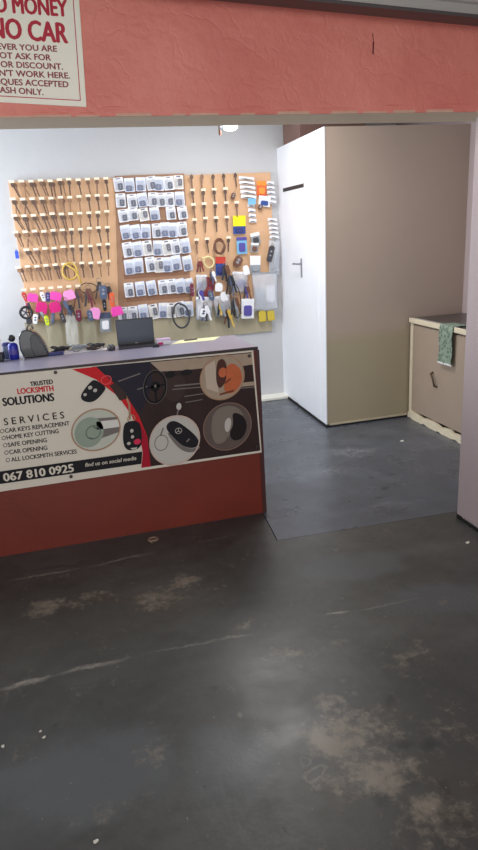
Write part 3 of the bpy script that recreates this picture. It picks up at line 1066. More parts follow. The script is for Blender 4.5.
def bag(box, label, dy=.03, rot=0., inner=None, header='white', hh=.12, material=None, amp=.02):
    x, z, w, h = span(*box)
    t = thing('plastic_bag', label, 'bag', (x, YK - dy, z), rot=(0, rot, 0))
    nx, nz = 12, 14
    mb = MB()
    fr, bk = {}, {}
    rnd = random.Random(hash(box) % 1000)
    for i in range(nx + 1):
        for k in range(nz + 1):
            u, v = i / nx, k / nz
            puff = amp * (math.sin(PI * u) ** .6) * (math.sin(PI * v) ** .7)
            wob = .006 * math.sin(7 * u + 5 * v + box[0]) + .004 * math.sin(17 * u - 9 * v) + rnd.uniform(-.002, .002)
            X = (u - .5) * w * (1 + .05 * math.sin(3 * v + box[1]))
            Z = -v * h + .005 * math.sin(8 * u)
            fr[i, k] = mb.bm.verts.new((X, -puff - .004 + wob * math.sin(PI * u) * math.sin(PI * v), Z))
            if i in (0, nx) or k in (0, nz):
                bk[i, k] = fr[i, k]
            else:
                bk[i, k] = mb.bm.verts.new((X, puff * .2 + .002, Z))
    for i in range(nx):
        for k in range(nz):
            mb.bm.faces.new((fr[i, k], fr[i + 1, k], fr[i + 1, k + 1], fr[i, k + 1]))
            mb.bm.faces.new((bk[i, k], bk[i, k + 1], bk[i + 1, k + 1], bk[i + 1, k]))
    mb.build('film', material or clear, t, smooth=True)
    if header:
        mb = MB(); mb.prism(rrect(w * 1.02, h * hh, .003, 0, -h * hh / 2), .004, -.008); mb.build('header', cm(header), t)
    if inner:
        for q, c in enumerate(inner):
            mb = MB(); a = (q + .5) / len(inner) - .5
            mb.prism(rrect(w * .7 / len(inner), h * .45, w * .1, a * w * .8, -h * (.62 - .06 * (q % 2))), 0, -.008); mb.build('content', cm(c), t, bevel=.002)
    return t


def loop(cx, cy, rx, ry, r, c, label, name='cable_coil', cat='cable', turns=1, dy=.03, tail=None, rr=.9):
    a = bd(cx, cy)
    k = abs(bd(cx + 1, cy)[0] - a[0])
    mb = MB()
    pts = []
    N = 26 * turns
    for i in range(N + 1):
        th = 2 * PI * i / 26
        s = 1 - (1 - rr) * (.5 - .5 * math.cos(i * .37))
        pts.append((rx * k * s * math.cos(th + 1.6), -.004 * (i / 26) - .003 * math.sin(3 * th), ry * k * s * math.sin(th + 1.6)))
    if tail:
        for (tx, ty) in tail:
            q = bd(tx, ty)
            pts.append((q[0] - a[0], -.012, q[1] - a[1]))
    mb.tube(pts, r, 7)
    t = mb.build(name, cm(c), loc=(a[0], YK - dy, a[1]), smooth=True)
    return tag(t, label, cat)


def bunch(box, n, cols, label, dy=.05):
    x, z, w, h = span(*box)
    t = thing('key_bunch', label, 'key bunch', (x, YK - dy, z))
    mb = MB(); mb.ring((0, 0, -.02), .02, .0026, 18, 5); hang(mb, t)
    for q in range(n):
        mb = MB()
        L = h * random.uniform(.62, .95)
        a = (q / max(1, n - 1) - .5)
        wd = w * .36
        vs = mb.prism(rrect(wd, L * .5, wd * .4, 0, -.03 - L * .25), -.004 * q, -.004 * q - .008)
        vs += mb.prism(rrect(wd * .5, L * .5, .002, 0, -.03 - L * .68), -.004 * q - .002, -.004 * q - .006)
        bmesh.ops.rotate(mb.bm, verts=vs, cent=(0, 0, -.02), matrix=Matrix.Rotation(-a * .55, 3, 'Y'))
        mb.build('key', cm(cols[q % len(cols)]), t, bevel=.001)
    return t


def cards(box, n, group, labels, inner='grey', dy=.02, sk=.12):
    """stack of n narrow white carded blades one under another"""
    x, z, w, h = span(*box)
    first = None
    for k in range(n):
        zc = z - h * (k + .5) / n
        hh = h / n * .74
        loc = (x + .002 * k, YK - dy - .004 * k, zc)
        if first is None:
            first = thing('blade_card', labels[k], 'packet', loc, group, (0, sk, 0))
            mb = MB(); mb.prism(rrect(w, hh, .003), .002, 0); mb.build('card', cm('white'), first)
            mb = MB(); mb.prism([(-w * .40, -hh * .34), (w * .44, -hh * .40), (w * .44, -hh * .30), (-w * .1, -hh * .06)], 0, -.004); mb.build('blade', cm(inner), first)
        else:
            dup(first, loc, (0, sk, 0), labels[k], group)


# left cluster
keytag((14.5, 249.5, 19.5, 258.5), 'blue', 'blue tag at the left edge of the tan board')
loop(69.8, 271, 7.4, 8.4, .008, 'mustard', 'yellow cable loop among the lower keys of the left section', turns=2, rr=.97, dy=.07, tail=[(66, 264), (74, 269), (79, 277), (81, 283)])
fob((20, 291, 26.5, 302), 'red', 'red fob at the lower left corner of the board', .035, -.3)
keytag((27.9, 291.5, 40.1, 301.3), 'pink', 'pink tag leftmost of the pink ones on the lower board', .045, .2)
fob((38.5, 290.5, 45, 301), 'white', 'white fob between pink fobs at the lower left', .05, -.2)
fob((45, 290.5, 52, 301), 'navy', 'navy fob beside the white fob at the lower left', .055, .1)
keytag((50.9, 290.0, 64.1, 299.8), 'pink', 'pink tag right of the navy fob', .06, .3)
keytag((60.9, 288.5, 74.1, 299.3), 'pale_pink', 'pale pink tag right of the two bright pink ones', .06, -.2)
keytag((37.4, 300.0, 50.6, 312.3), 'magenta', 'magenta tag hanging below the white fob', .055, .3)
keytag((46.9, 300.0, 60.1, 311.8), 'magenta', 'magenta tag hanging below the navy fob', .06, -.2)
bunch((58, 297, 71, 314), 3, ['charcoal', 'brown', 'slate'], 'dark key bunch below the pale pink fob', .07)
# steering-type lock ring
t = thing('padlock_ring', 'black spoked ring lock hanging low at the left edge of the board', 'lock', (bd(26.5, 312)[0], YK - .06, bd(26.5, 312)[1]))
mb = MB(); mb.ring((0, 0, 0), .048, .011, 24, 8); mb.build('ring', cm('black'), t, smooth=True)
for a in range(5):
    mb = MB(); mb.tube([(0, 0, 0), (.048 * math.cos(a * 1.257), 0, .048 * math.sin(a * 1.257))], .006, 6); mb.build('spoke', cm('charcoal'), t)
mb = MB(); mb.prism(rrect(.05, .05, .012, .015, -.075), .01, -.01); mb.build('body', cm('charcoal'), t, bevel=.004)
fob((33, 312, 40.5, 323), 'white', 'white fob just right of the black ring lock', .06, .2)
fob((43, 314, 49.5, 324.5), 'lime', 'lime green fob in the bottom row of the board', .06, -.1)
fob((51.5, 311, 57, 323), 'slate', 'slate fob right of the lime green fob', .06, .2)
fob((58, 311, 64.5, 322), 'charcoal', 'charcoal fob second right of the lime green fob', .06, -.2)
fob((74.5, 307.5, 83, 320), 'maroon', 'maroon fob in the bottom row left of the slate one', .07, .05)
fob((85, 308, 93, 320), 'slate', 'slate fob right of the maroon fob', .065, -.1)
keytag((90.4, 305.5, 102.6, 317.8), 'pale_pink', 'pale pink tag in the bottom row right of the maroon one', .07, .3)
loop(88, 288, 9, 5.5, .004, 'black', 'thin black wire arc above the hanging dark keys', name='wire_loop')
bunch((72, 285, 84, 308), 3, ['brown', 'charcoal', 'brown'], 'brown key bunch under the left end of the wire arc', .05)
bunch((82, 285, 96, 309), 4, ['charcoal', 'brown', 'maroon', 'brown'], 'brown key bunch under the right end of the wire arc', .06)
bunch((95, 278, 104, 300), 2, ['charcoal', 'black'], 'dark key pair beside the blue grey remote', .05)
fob((97.5, 282.5, 108.5, 298.5), 'slate', 'large blue grey remote right of the brown key bunches', .075, .05)
fob((101, 298, 107, 310), 'black', 'small black fob under the blue grey remote', .06, 0)
fob((108, 290.5, 115.5, 306), 'orange', 'orange fob right of the blue grey remote', .07, .05)
keytag((108.4, 304.5, 121.1, 314.8), 'pink', 'pink tag below the orange fob', .075, -.2)
pack((99, 312.5, 112, 330.5), ('slate', 'grey'), 'white', 'grey and white boxed device hanging left of the laptop', .04, .05, .3)
mb = None
film = mat('thin_film', (226, 226, 220), .2, alpha=.38)
bag((64.5, 314, 80.5, 344), 'crumpled clear bag below the maroon fob', .05, .05, header=None, material=film)
bag((45, 322, 64, 347), 'flat clear bag below the lime green fob', .03, 0, header=None, material=mat('dull_film', (190, 184, 160), .25, alpha=.3))
bag((80, 318, 98, 344), 'flat clear bag below the slate and pink fobs', .03, 0, header=None, material=MATS['dull_film'])
bunch((24, 299, 33, 314), 3, ['magenta', 'brown', 'charcoal'], 'magenta and brown key bunch under the leftmost pink fob', .04)
bunch((66, 301, 76, 322), 3, ['charcoal', 'slate', 'charcoal'], 'charcoal key bunch left of the maroon fob', .05)
bunch((36, 308, 46, 318), 2, ['charcoal', 'grey'], 'charcoal key pair above the white fob in the bottom row', .05)
bunch((102, 283, 114, 300), 3, ['black', 'maroon', 'charcoal'], 'black and maroon key bunch behind the orange fob', .04)
keytag((240, 264, 246.5, 275), 'white', 'white tag above the bag of violet parts', .06, -.2)
fob((199, 306, 207, 316), 'white', 'white fob in front of the bag of grey parts', .09, .3)
fob((204, 289, 211, 300), 'slate', 'slate fob in front of the maroon packet', .075, -.3)
# right cluster
bunch((192, 287, 206, 303), 4, ['charcoal', 'slate', 'white', 'violet'], 'mixed key bunch left of the maroon packet', .05)
bunch((206, 268, 216, 284), 3, ['charcoal', 'slate', 'white'], 'slate key bunch under the ivory cable loop', .06)
bunch((221, 306, 232, 326), 3, ['brown', 'black', 'mustard'], 'brown and black key bunch at the bottom under the black tangles', .06)
bunch((213, 300, 225, 318), 3, ['black', 'mustard', 'grey'], 'black and mustard key bunch in front of the white framed bag', .075)
bunch((240, 283, 250, 300), 3, ['charcoal', 'violet', 'brown'], 'charcoal key bunch right of the bag of violet parts', .065)
bunch((198, 302, 210, 320), 3, ['slate', 'charcoal', 'white'], 'slate and white key bunch in front of the bag of grey parts', .08)
fob((268, 244, 275, 262), 'charcoal', 'charcoal fob at the right edge of the board', .05, .3)
cards((238, 176.5, 254.5, 199), 5, 'long blade cards at the upper right', ['long white blade card, %s in the upper right stack of the board' % q for q in ('topmost', 'second from top', 'third from top', 'fourth from top', 'lowest')], 'charcoal')
cards((265.5, 181, 274, 204.5), 5, 'short blade cards at the right edge', ['short white blade card at the right board edge, %s of its stack beside orange packet' % q for q in ('topmost', 'second', 'third', 'fourth', 'lowest')], 'slate')
cards((246.8, 203, 255, 223), 4, 'short blade cards under the long ones', ['short white blade card above the yellow packet, %s of its stack' % q for q in ('topmost', 'second', 'third', 'lowest')], 'slate')
cards((267, 218, 277, 239), 5, 'blade cards low at the right edge', ['white blade card low at the right edge of the board, %s of five' % q for q in ('topmost', 'second', 'third', 'fourth', 'lowest')], 'charcoal')
pack((246.5, 199, 254.5, 204.5), ('sky', 'sky'), None, 'small sky blue packet under the long white blade cards', .05)
pack((256, 181.5, 266, 196), ('deep_orange', 'orange'), 'deep_orange', 'orange packet at the upper right of the board', .03, .05)
pack((258, 196.5, 270, 206.5), ('white', 'white'), 'denim', 'white packet with a blue product under the orange packet', .035, .15, .35)
fob((258, 203.5, 264, 210.5), 'brown', 'small brown fob under the white and blue packet', .03, .5)
pack((232, 216, 245.3, 233.5), ('yellow', 'denim'), 'navy', 'yellow and blue packet on the right of the board', .03, .03, .58)
pack((235.5, 237.5, 246.5, 253.5), ('violet', 'sky'), 'violet', 'blue and violet picture packet under the yellow packet', .03, 0, .2)
pack((249, 233, 258.5, 244), ('white', 'grey'), 'charcoal', 'small white packet with a dark product right of the violet packet', .03, -.15, .3)
pack((250, 243, 258, 252), ('white', 'grey'), 'brown', 'small white packet with a brown product lower right of the violet one', .034, .12, .25)
loop(218, 246.5, 5.5, 7.3, .008, 'brown', 'brown coiled cable among keys on the right of the board', turns=3, rr=.75, dy=.05)
fob((231.5, 192, 237, 200), 'brown', 'small brown fob beside the long white blade cards', .03, .5)
loop(208, 262, 5.2, 5.5, .0075, 'ivory', 'ivory cable loop above the dark red packets', name='cable_loop', tail=[(201, 258)])
bunch((194, 258, 204, 274), 3, ['maroon', 'brown', 'dark_red'], 'maroon key bunch left of the ivory cable loop', .04)
pack((214.5, 257, 225.5, 275), ('red', 'denim'), 'navy', 'red topped denim blue packet right of the ivory loop', .04, .05, .36)
bag((195, 275, 207, 291), 'small clear bag of violet parts left of the maroon packet', .04, .05, inner=['violet', 'charcoal'])
pack((205, 278, 217, 299), ('dark_red', 'maroon'), 'dark_red', 'maroon packet in the middle of the lower right clutter', .04, .35, .3)
keytag((214, 281, 222, 291), 'white', 'white tag upper of two on the lower right board', .055, .1)
keytag((218, 290, 225.5, 301), 'white', 'white tag lower of two on the lower right board', .06, -.1)
pack((249, 256, 260, 272), ('white', 'grey'), 'grey', 'white headed grey packet above the big clear bag', .035, .05, .55)
fob((236, 255, 246, 268), 'brown', 'brown fob left of the white headed grey packet', .03, .6)
bag((231, 272, 247, 291), 'clear bag of violet parts right of the dark key tangle', .05, .05, inner=['navy', 'violet', 'violet'])
bag((250, 273, 277, 309), 'big clear bag at the lower right corner of the board', .05, .0, inner=['grey', 'white'], header='grey', hh=.05)
bag((268, 240, 280, 276), 'narrow clear bag at the right edge of the board', .03, .05, inner=['charcoal', 'grey'], header=None)
pack((239.5, 298.5, 253, 317), ('white', 'white'), 'violet', 'white card with a violet print under the bag of violet parts', .07, .06, .2)
keytag((257, 308, 264.8, 321), 'gold', 'yellow tag left of the pair under the big clear bag', .045, .0)
keytag((265, 307.5, 272.5, 320), 'gold', 'yellow tag right of the pair under the big clear bag', .045, -.1)
bunch((224, 272, 234, 300), 4, ['black', 'charcoal', 'slate', 'black'], 'black key tangle left of the clear bag of violet parts', .07)
bunch((228, 294, 239, 320), 4, ['charcoal', 'black', 'grey', 'brown'], 'black key tangle left of the white card with violet print', .07)
bunch((218, 262, 231, 286), 3, ['charcoal', 'black', 'brown'], 'black key bunch under the red topped packet', .06)
bag((195, 297, 213, 319), 'clear bag of grey parts at the bottom of the board', .05, .1, inner=['white', 'slate', 'charcoal'], header='white')
bag((211.5, 296, 229, 315), 'white framed bag beside the bag of grey parts', .045, -.1, inner=['grey', 'brown'], header='white', hh=.1)
loop(179.5, 315, 8.6, 12.5, .009, 'charcoal', 'charcoal cable hoop hanging below the middle packets', name='cable_hoop', cat='cable', dy=.06)
fob((188.5, 282, 193.5, 296), 'maroon', 'maroon fob between the packets and the bag of violet parts', .05, 0)
loop(233, 300, 5, 17, .004, 'black', 'long black wire loop over the key tangles', name='wire_loop', dy=.1)

# ------------------------------------------------------------------ things on the counter
def TOP(x, y, lim=3.735):
    p = at(x, y, 2, ZT)
    if p.y > lim:      # keep it on the counter
        p = at(x, y, 1, lim)
        p.z = ZT
    return p
blk = mat('gloss_black_plastic', (40, 42, 46), .25, coat=.3)


def hgt(px, py, Y):
    return at(px, py, 1, Y).z - ZT


# black moulded case, leaning
Y = 3.72
a, q = at(23, 356, 1, Y), at(48, 353.5, 1, Y)
t = thing('helmet_case', 'black glossy rounded case standing on the left end of the counter', 'case', ((a.x + q.x) / 2, Y, ZT))
w = q.x - a.x
h = hgt(35, 328, Y)
mb = MB(); mb.prism([(-w * .44, 0), (w * .5, 0), (w * .55, h * .07), (w * .53, h * .2), (w * .43, h * .46), (w * .3, h * .68), (w * .12, h * .87), (-w * .08, h * .98), (-w * .26, h), (-w * .42, h * .94), (-w * .52, h * .8), (-w * .56, h * .6), (-w * .55, h * .3)], .05, -.045)
mb.build('shell', blk, t, bevel=.022, smooth=False)
mb = MB(); mb.prism([(-w * .02, h * .05), (w * .44, h * .06), (w * .48, h * .14), (w * .38, h * .42), (w * .22, h * .66), (w * .02, h * .84), (-w * .10, h * .7), (-w * .12, h * .4)], -.044, -.050); mb.build('panel', mat('grey_black_plastic', (66, 66, 70), .35), t, bevel=.003)
mb = MB(); mb.tube([(-w * .2, 0, h * .97), (-w * .15, 0, h * 1.1), (0, 0, h * 1.14), (w * .06, 0, h * .98)], .006, 8); mb.build('handle', wire, t, smooth=True)
# blue spray bottle / roll
a = at(14.5, 357, 1, 3.70)
t = thing('bottle', 'blue bottle with a black round cap beside the black case', 'bottle', (a.x, 3.70, ZT))
h = hgt(14.5, 334, 3.70)
mb = MB(); mb.lathe([(.024, 0), (.027, .006), (.027, h * .55), (.022, h * .62), (.012, h * .66)]); mb.build('body', mat('cobalt_plastic', (36, 44, 170), .3), t, smooth=True)
mb = MB(); mb.sphere((0, 0, h * .84), .020, .020, .020); mb.build('cap', cm('black'), t, smooth=True)
mb = MB(); mb.lathe([(.0275, h * .2), (.0278, h * .2 + .001), (.0278, h * .4), (.0275, h * .4 + .001)]); mb.build('label', cm('violet'), t)
# small folded white box + dark holder at frame edge
a = at(1, 360, 1, 3.68)
t = thing('card_stand', 'small stand with a white card at the far left of the counter', 'stand', (a.x - .01, 3.68, ZT))
mb = MB(); mb.box(-.03, .03, -.03, .03, 0, .05); mb.build('base', cm('black'), t, bevel=.008)
mb = MB(); mb.box(-.028, .026, -.004, .004, .05, hgt(1, 337, 3.68)); mb.build('card', cm('white'), t)
a = at(8, 358, 1, 3.74)
t = thing('tin', 'small slate blue tin left of the blue bottle', 'tin', (a.x, 3.74, ZT))
mb = MB(); mb.lathe([(.02, 0), (.022, .004), (.022, .075), (.018, .085)]); mb.build('body', cm('slate'), t, smooth=True)
mb = MB(); mb.lathe([(.0225, .075), (.0225, .088), (.02, .09)]); mb.build('lid', cm('navy'), t, smooth=True)
# cable tangles
for (c, label, sx, sy, n, r) in (('black', 'black cable tangle on the counter right of the black case', 61, 351, 4, .0045), ('grey', 'grey cable tangle on the counter between two darker ones', 79, 349.5, 4, .004), ('charcoal', 'charcoal cable tangle on the counter left of the mouse', 97, 349, 3, .004)):
    p = TOP(sx, sy)
    mb = MB(); pts = []
    rnd = random.Random(sx)
    for i in range(60):
        th = i * .42
        pts.append((.036 * math.cos(th) * (1 + .3 * math.sin(i * .9)) + .012 * math.sin(i * .21), .024 * math.sin(th) * (1 + .3 * math.cos(i * .7)), r + .012 + .012 * math.sin(i * .5) + .0003 * i))
    mb.tube(pts, r, 6)
    tag(mb.build('cable_tangle', cm(c), loc=(p.x, p.y, ZT), smooth=True), label, 'cable')
p = TOP(58, 350)
mb = MB(); mb.box(-.05, .05, -.02, .02, 0, .018); o = mb.build('adapter', cm('navy'), loc=(p.x - .02, p.y - .035, ZT), bevel=.005)
tag(o, 'flat navy adapter in front of the black cable tangle', 'adapter')
# strip of white paper under tangles
p, q = TOP(54, 355.5), TOP(114, 349)
mb = MB(); mb.hprism([(p.x, p.y), (q.x, q.y), (q.x, q.y + .05), (p.x, p.y + .05)], ZT, ZT + .0015)
o = mb.build('paper_strip', cm('white')); tag(o, 'strip of white paper under the cable tangles on the counter', 'paper')
# mouse
p = TOP(111.5, 350)
t = thing('mouse', 'grey computer mouse on the counter left of the laptop', 'mouse', (p.x, p.y, ZT))
mb = MB(); vs = mb.sphere((0, 0, .012), .024, .036, .022)
for v in vs:
    v.co.z = max(v.co.z, 0)
mb.build('shell', cm('charcoal'), t, smooth=True)
mb = MB(); mb.tube([(0, -.028, .02), (0, -.012, .033)], .004, 8); mb.build('wheel', cm('grey'), t)
# small brown box in the tangle
p = TOP(92, 348)
mb = MB(); mb.box(-.03, .03, -.015, .015, 0, .02); o = mb.build('parts_tray', cm('brown'), loc=(p.x, p.y + .03, ZT), bevel=.004); tag(o, 'little brown tray behind the charcoal cable tangle', 'tray')
# laptop
Y = 3.72
a, q = at(118.5, 350, 1, Y), at(155.5, 346.5, 1, Y)
w = q.x - a.x
t = thing('laptop', 'dark laptop standing open on the counter', 'laptop', ((a.x + q.x) / 2, Y, ZT))
h = hgt(137, 318.5, Y)
lapm = mat('dark_blue_lid', (46, 54, 70), .35)
mb = MB(); mb.box(-w / 2, w / 2, -.06, .02, 0, .014); bs = mb.build('base', cm('charcoal'), t, bevel=.003)
mb = MB(); mb.box(-w * .45, w * .45, -.052, -.004, .014, .0155); mb.build('keyboard', cm('black'), bs)
mb = MB(); mb.box(-w / 2, w / 2, .008, .020, .014, h); ld = mb.build('lid', cm('charcoal'), t, bevel=.004)
mb = MB(); mb.box(-w * .475, w * .475, .0065, .0085, .028, h - .008); mb.build('screen', mat('dark_screen', (50, 60, 78), .28), ld)
mb = MB(); mb.box(-.008, .008, .006, .0085, .018, .023); mb.build('badge', cm('grey'), ld)
mb = MB(); mb.tube([(-w * .4, .012, .014), (w * .4, .012, .014)], .006, 8); mb.build('hinge', cm('black'), t)
# pink and white box
p = TOP(163.5, 344.5)
t = thing('tissue_pack', 'small lilac and white pack right of the laptop', 'pack', (p.x, p.y, ZT))
mb = MB(); mb.box(-.042, .042, -.025, .025, 0, .03); mb.build('body', cm('white'), t, bevel=.006)
mb = MB(); mb.box(-.043, .043, -.024, .026, .022, .036); mb.build('lid', mat('lilac', (214, 190, 226), .5), t, bevel=.004)
mb = MB(); mb.box(-.034, -.005, -.028, -.024, .004, .018); mb.build('logo_patch', cm('magenta'), t)
p = TOP(156, 347)
mb = MB(); mb.prism(rrect(.04, .016, .006, 0, .008), .01, -.01); o = mb.build('car_key', cm('black'), loc=(p.x, p.y, ZT), bevel=.003); tag(o, 'black car key lying in front of the lilac pack', 'key')
# yellow-white sheet
pts = [TOP(171, 344.5, 3.78), TOP(214, 340.2, 3.78), TOP(220, 336.4, 3.78), TOP(180, 339.8, 3.78)]
mb = MB(); mb.hprism([(v.x, v.y) for v in pts], ZT, ZT + .002)
o = mb.build('paper_sheet', mat('pale_yellow_paper', (244, 240, 190), .6)); tag(o, 'pale yellow sheet of paper lying on the right end of the counter', 'paper')
p = TOP(191, 340.5)
mb = MB(); mb.tube([(-.04, 0, .004), (.04, .012, .004)], .004, 8); o = mb.build('pen', cm('charcoal'), loc=(p.x, p.y, ZT + .002)); tag(o, 'dark pen lying on the pale yellow sheet', 'pen')

# ------------------------------------------------------------------ lamp behind the lintel
YLAMP = 4.55
lp = at(230, 127, 1, YLAMP)
t = thing('ceiling_lamp', 'small bright bulb in a bracket hanging behind the lintel', 'lamp', (lp.x, YLAMP, lp.z))
mb = MB(); mb.tube([(-.075, 0, .0), (-.05, 0, 0)], .022, 12); mb.build('holder', cm('grey'), t)
mb = MB(); mb.tube([(-.07, 0, .02), (-.07, 0, 2.9 - lp.z)], .008, 8); mb.build('stem', wire, t)
mb = MB(); mb.tube([(-.072, 0, -.05), (-.072, 0, .02)], .010, 8); mb.build('bracket', cm('brown'), t)
mb = MB(); mb.sphere((.0, 0, 0), .055, .03, .026); mb.build('bulb', mat('lit_bulb', (255, 250, 240), .4, emit=5), t, smooth=True)

# ------------------------------------------------------------------ kitchen unit behind the pier
XK = 2.71
YK0, YK1 = 3.55, 4.70
zc = .845
kc = thing('kitchen_cabinet', 'beige sink cabinet with cream edges in the corner by the closet', 'cabinet', (XK, YK0, 0))
taupe = mat('taupe_panel', (164, 146, 130), .5, var=.05)
L_ = YK1 - YK0
b = MB(); b.box(.02, .48, 0, L_, .06, zc - .035); b.build('body', taupe, kc)
b = MB(); b.box(0, .02, 0, .36, .07, zc - .05); b.build('door', taupe, kc, bevel=.003)
b = MB(); b.box(0, .02, .364, L_ - .04, .07, zc - .05); d2 = b.build('door', taupe, kc, bevel=.003)
hh = at(435, 378, 0, XK)
b = MB(); b.tube([(-.0, hh.y - YK0 + .03, hh.z + .04), (-.022, hh.y - YK0 + .03, hh.z + .03), (-.024, hh.y - YK0, hh.z), (-.022, hh.y - YK0 - .03, hh.z - .06), (0, hh.y - YK0 - .032, hh.z - .065)], .008, 8)
b.build('handle', mat('dull_bronze', (88, 70, 58), .4, .5), d2, smooth=True)
b = MB(); b.box(-.004, .02, L_ - .04, L_, .0, zc - .035); b.build('stile', cream, kc, bevel=.004)
b = MB()
N_ = 26
prev = None
for i in range(N_ + 1):
    yy = L_ * i / N_
    ht = .05 + .010 * math.sin(i * 1.1) + random.uniform(-.008, .010)
    lo = -.003 if i % 5 else .006
    dx = -.012 - random.uniform(0, .006)
    q_ = [b.bm.verts.new(v) for v in ((.02, yy, lo), (dx, yy, lo), (dx + .002, yy, ht), (.02, yy, ht + .004))]
    if prev:
        for k in range(4):
            b.bm.faces.new((prev[k], prev[(k + 1) % 4], q_[(k + 1) % 4], q_[k]))
    else:
        b.bm.faces.new(q_)
    prev = q_
b.bm.faces.new(prev[::-1])
b.build('plinth', cream, kc)
wt = thing('sink_worktop', 'dark steel sink top with a cream front edge on the cabinet', 'worktop', (XK, YK0, zc - .035))
b = MB(); b.box(-.012, .49, 0, L_, .02, .035); b.build('drainer', mat('dull_sink_steel', (104, 100, 100), .3, .7, var=.2, vscale=10), wt)
b = MB(); b.box(-.02, -.008, 0, L_, 0, .04); b.build('front_edge', cream, wt, bevel=.004)
b = MB(); b.box(.08, .42, .06, .42, .034, .036); b.ring((.25, .24, .04), .17, .007, 28, 6, 'z'); b.build('basin', mat('basin_dark', (58, 56, 58), .3, .6), wt)
b = MB(); b.box(.0, .02, .5, L_ - .02, .035, .04); b.build('bead', steel, wt)
tp = thing('tap', 'chrome tap at the back of the sink top', 'tap', (3.12, 4.18, zc + .001))
b = MB(); b.tube([(0, 0, 0), (0, 0, .05), (-.02, 0, .075), (-.07, 0, .085), (-.14, 0, .075), (-.15, 0, .05)], .012, 10); b.build('spout', chrome, tp, smooth=True)
b = MB(); b.tube([(0, -.03, .05), (0, .03, .05)], .011, 8); b.build('knob', chrome, tp)
# tea towel over the edge
tl, tr_ = at(440, 327, 0, XK - .024), at(453.5, 330, 0, XK - .024)
bz = at(447, 364, 0, XK - .024).z
nb_ = 8
mb = MB()
grid = []
ys = [tl.y + (tr_.y - tl.y) * i / nb_ for i in range(nb_ + 1)]
prof = [(.10, zc + .008), (.04, zc + .009), (-.005, zc + .009), (-.026, zc + .004), (-.030, zc - .03)] + [(-.029 - .004 * math.sin(k), zc - .03 + (bz - zc + .03) * k / 8) for k in range(1, 9)]
for ox in (0, .004):
    grid.append([[mb.bm.verts.new((XK + px + ox + .004 * math.sin(i * 1.3) * (1 if j > 4 else 0), ys[i], pz - (ox if j < 3 else 0))) for i in range(nb_ + 1)] for j, (px, pz) in enumerate(prof)])
for g in grid:
    for j in range(len(prof) - 1):
        for i in range(nb_):
            mb.bm.faces.new((g[j][i], g[j][i + 1], g[j + 1][i + 1], g[j + 1][i]))
tow = bpy.data.materials.new('green_check_cloth')
tow.use_nodes = True
nt = tow.node_tree
bb = nt.nodes['Principled BSDF']
tc = nt.nodes.new('ShaderNodeTexCoord')
wv = nt.nodes.new('ShaderNodeTexVoronoi'); wv.inputs['Scale'].default_value = 38
nt.links.new(tc.outputs['Object'], wv.inputs['Vector'])
cr = nt.nodes.new('ShaderNodeValToRGB')
cr.color_ramp.elements[0].color = srgb((84, 104, 92)); cr.color_ramp.elements[1].color = srgb((138, 152, 136))
cr.color_ramp.elements[0].position = .2; cr.color_ramp.elements[1].position = .6
nt.links.new(wv.outputs['Distance'], cr.inputs['Fac']); nt.links.new(cr.outputs['Color'], bb.inputs['Base Color'])
bb.inputs['Roughness'].default_value = .9
o = mb.build('tea_towel', tow, smooth=True)
tag(o, 'sage green patterned tea towel draped over the sink cabinet edge', 'towel')
tcl = MB(); tcl.box(XK - .036, XK - .023, tr_.y, tl.y, bz - .006, bz + .004); tcl.build('hem', cm('white'), o)

# ------------------------------------------------------------------ scraps on the floor
scr = mat('scrap_white', (214, 210, 200), .7)


def scrap(px, py, w, d, a, label, z0=0., m_=None, h=.006):
    p = at(px, py, 2, 0)
    mb = MB()
    n = 7
    pts = [(w * (.8 + .3 * random.random()) * math.cos(2 * PI * k / n), d * (.8 + .3 * random.random()) * math.sin(2 * PI * k / n)) for k in range(n)]
    vs = mb.hprism(pts, 0, .003)
    for v in vs:
        v.co.z += h * abs(v.co.x) / w * random.random()
    o = mb.build('paper_scrap', m_ or scr, loc=(p.x, p.y, z0))
    o.rotation_euler = (0, 0, a)
    tag(o, label, 'scrap')


scrap(467.5, 543, .014, .009, .4, 'white scrap on the floor by the foot of the right wall')
scrap(402, 441, .02, .012, .4, 'white crumb on the floor near the sink cabinet', -.003)
scrap(40.5, 732, .006, .004, 1., 'tiny white crumb in the front left of the floor, upper of two')
scrap(44, 738, .007, .004, .3, 'tiny white crumb in the front left of the floor, lower of two')
scrap(96, 842, .008, .006, .2, 'small white crumb at the bottom edge of the floor')
scrap(3, 747, .006, .006, .2, 'pale crumb at the left edge of the front floor')

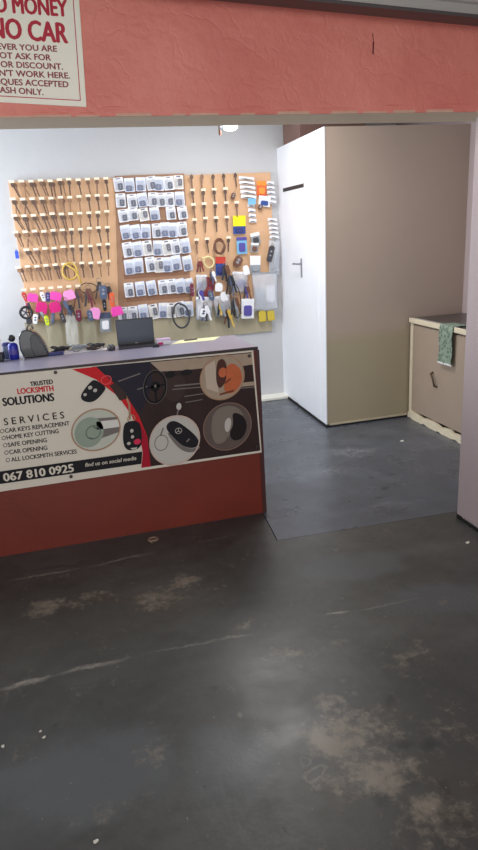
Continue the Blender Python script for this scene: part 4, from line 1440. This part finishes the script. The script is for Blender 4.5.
p, q = at(153, 540, 2, 0), at(149, 547, 2, 0)
mb = MB()
mb.tube([(.026 * math.cos(k * .5 + 3.4), .020 * math.sin(k * .5 + 3.4), .0045) for k in range(14)] + [(-.01, -.045, .0045)], [.007] * 12 + [.006, .004, .003], 6)
tag(mb.build('paper_curl', mat('dusty_pink', (140, 116, 98), .8), loc=(p.x, p.y, 0), smooth=True), 'pale curled strip lying on the floor in front of the red counter', 'scrap')

# ------------------------------------------------------------------ light
W = bpy.data.worlds.new('world')
S.world = W
W.use_nodes = True
W.node_tree.nodes['Background'].inputs[0].default_value = (.78, .88, 1, 1)
W.node_tree.nodes['Background'].inputs[1].default_value = .9


def area(name, loc, rot, sx, sy, power, col):
    d = bpy.data.lights.new(name, 'AREA')
    d.shape = 'RECTANGLE'
    d.size, d.size_y, d.energy, d.color = sx, sy, power, col
    o = bpy.data.objects.new(name, d)
    o.location, o.rotation_euler = loc, rot
    COL.objects.link(o)
    return o


# bulb behind the lintel
d = bpy.data.lights.new('bulb_light', 'POINT')
d.energy, d.shadow_soft_size, d.color = 6, .062, (1, .97, .93)
o = bpy.data.objects.new('bulb_light', d)
o.location = (lp.x, YLAMP, lp.z)
COL.objects.link(o)
b = MB()
for (a_, c_) in ((-.70, -.64), (.64, .70), (-.02, .02)):
    b.box(-1.70, -1.64, 4.7 + a_ * 1.15, 4.7 + c_ * 1.15, .95, 2.35)
b.box(-1.70, -1.64, 3.9, 5.5, .93, .99); b.box(-1.70, -1.64, 3.9, 5.5, 2.31, 2.37)
struct('added_window_frame', b, closet_white)  # unseen frame added around the left area light; the wall is solid
# added lamp with no fixture, hidden above the lintel; softens the floor highlight
area('added_back_light', (1.38, 4.35, 2.62), (0, 0, 0), .4, 1.6, 31, (1, .98, .95))
# unseen area light for daylight from the left, before the solid wall
area('added_left_daylight', (-1.62, 4.7, 1.65), (0, -PI / 2, 0), 1.3, 1.5, 68, (.88, .94, 1))
# open shop front behind the camera
area('entrance_daylight', (-.6, -1.6, 1.35), (PI / 2, 0, 0), 3.6, 2.2, 66, (1, .97, .93))

S.view_settings.view_transform = 'Standard'
S.view_settings.look = 'None'
S.view_settings.gamma = 1
S.view_settings.exposure = 0
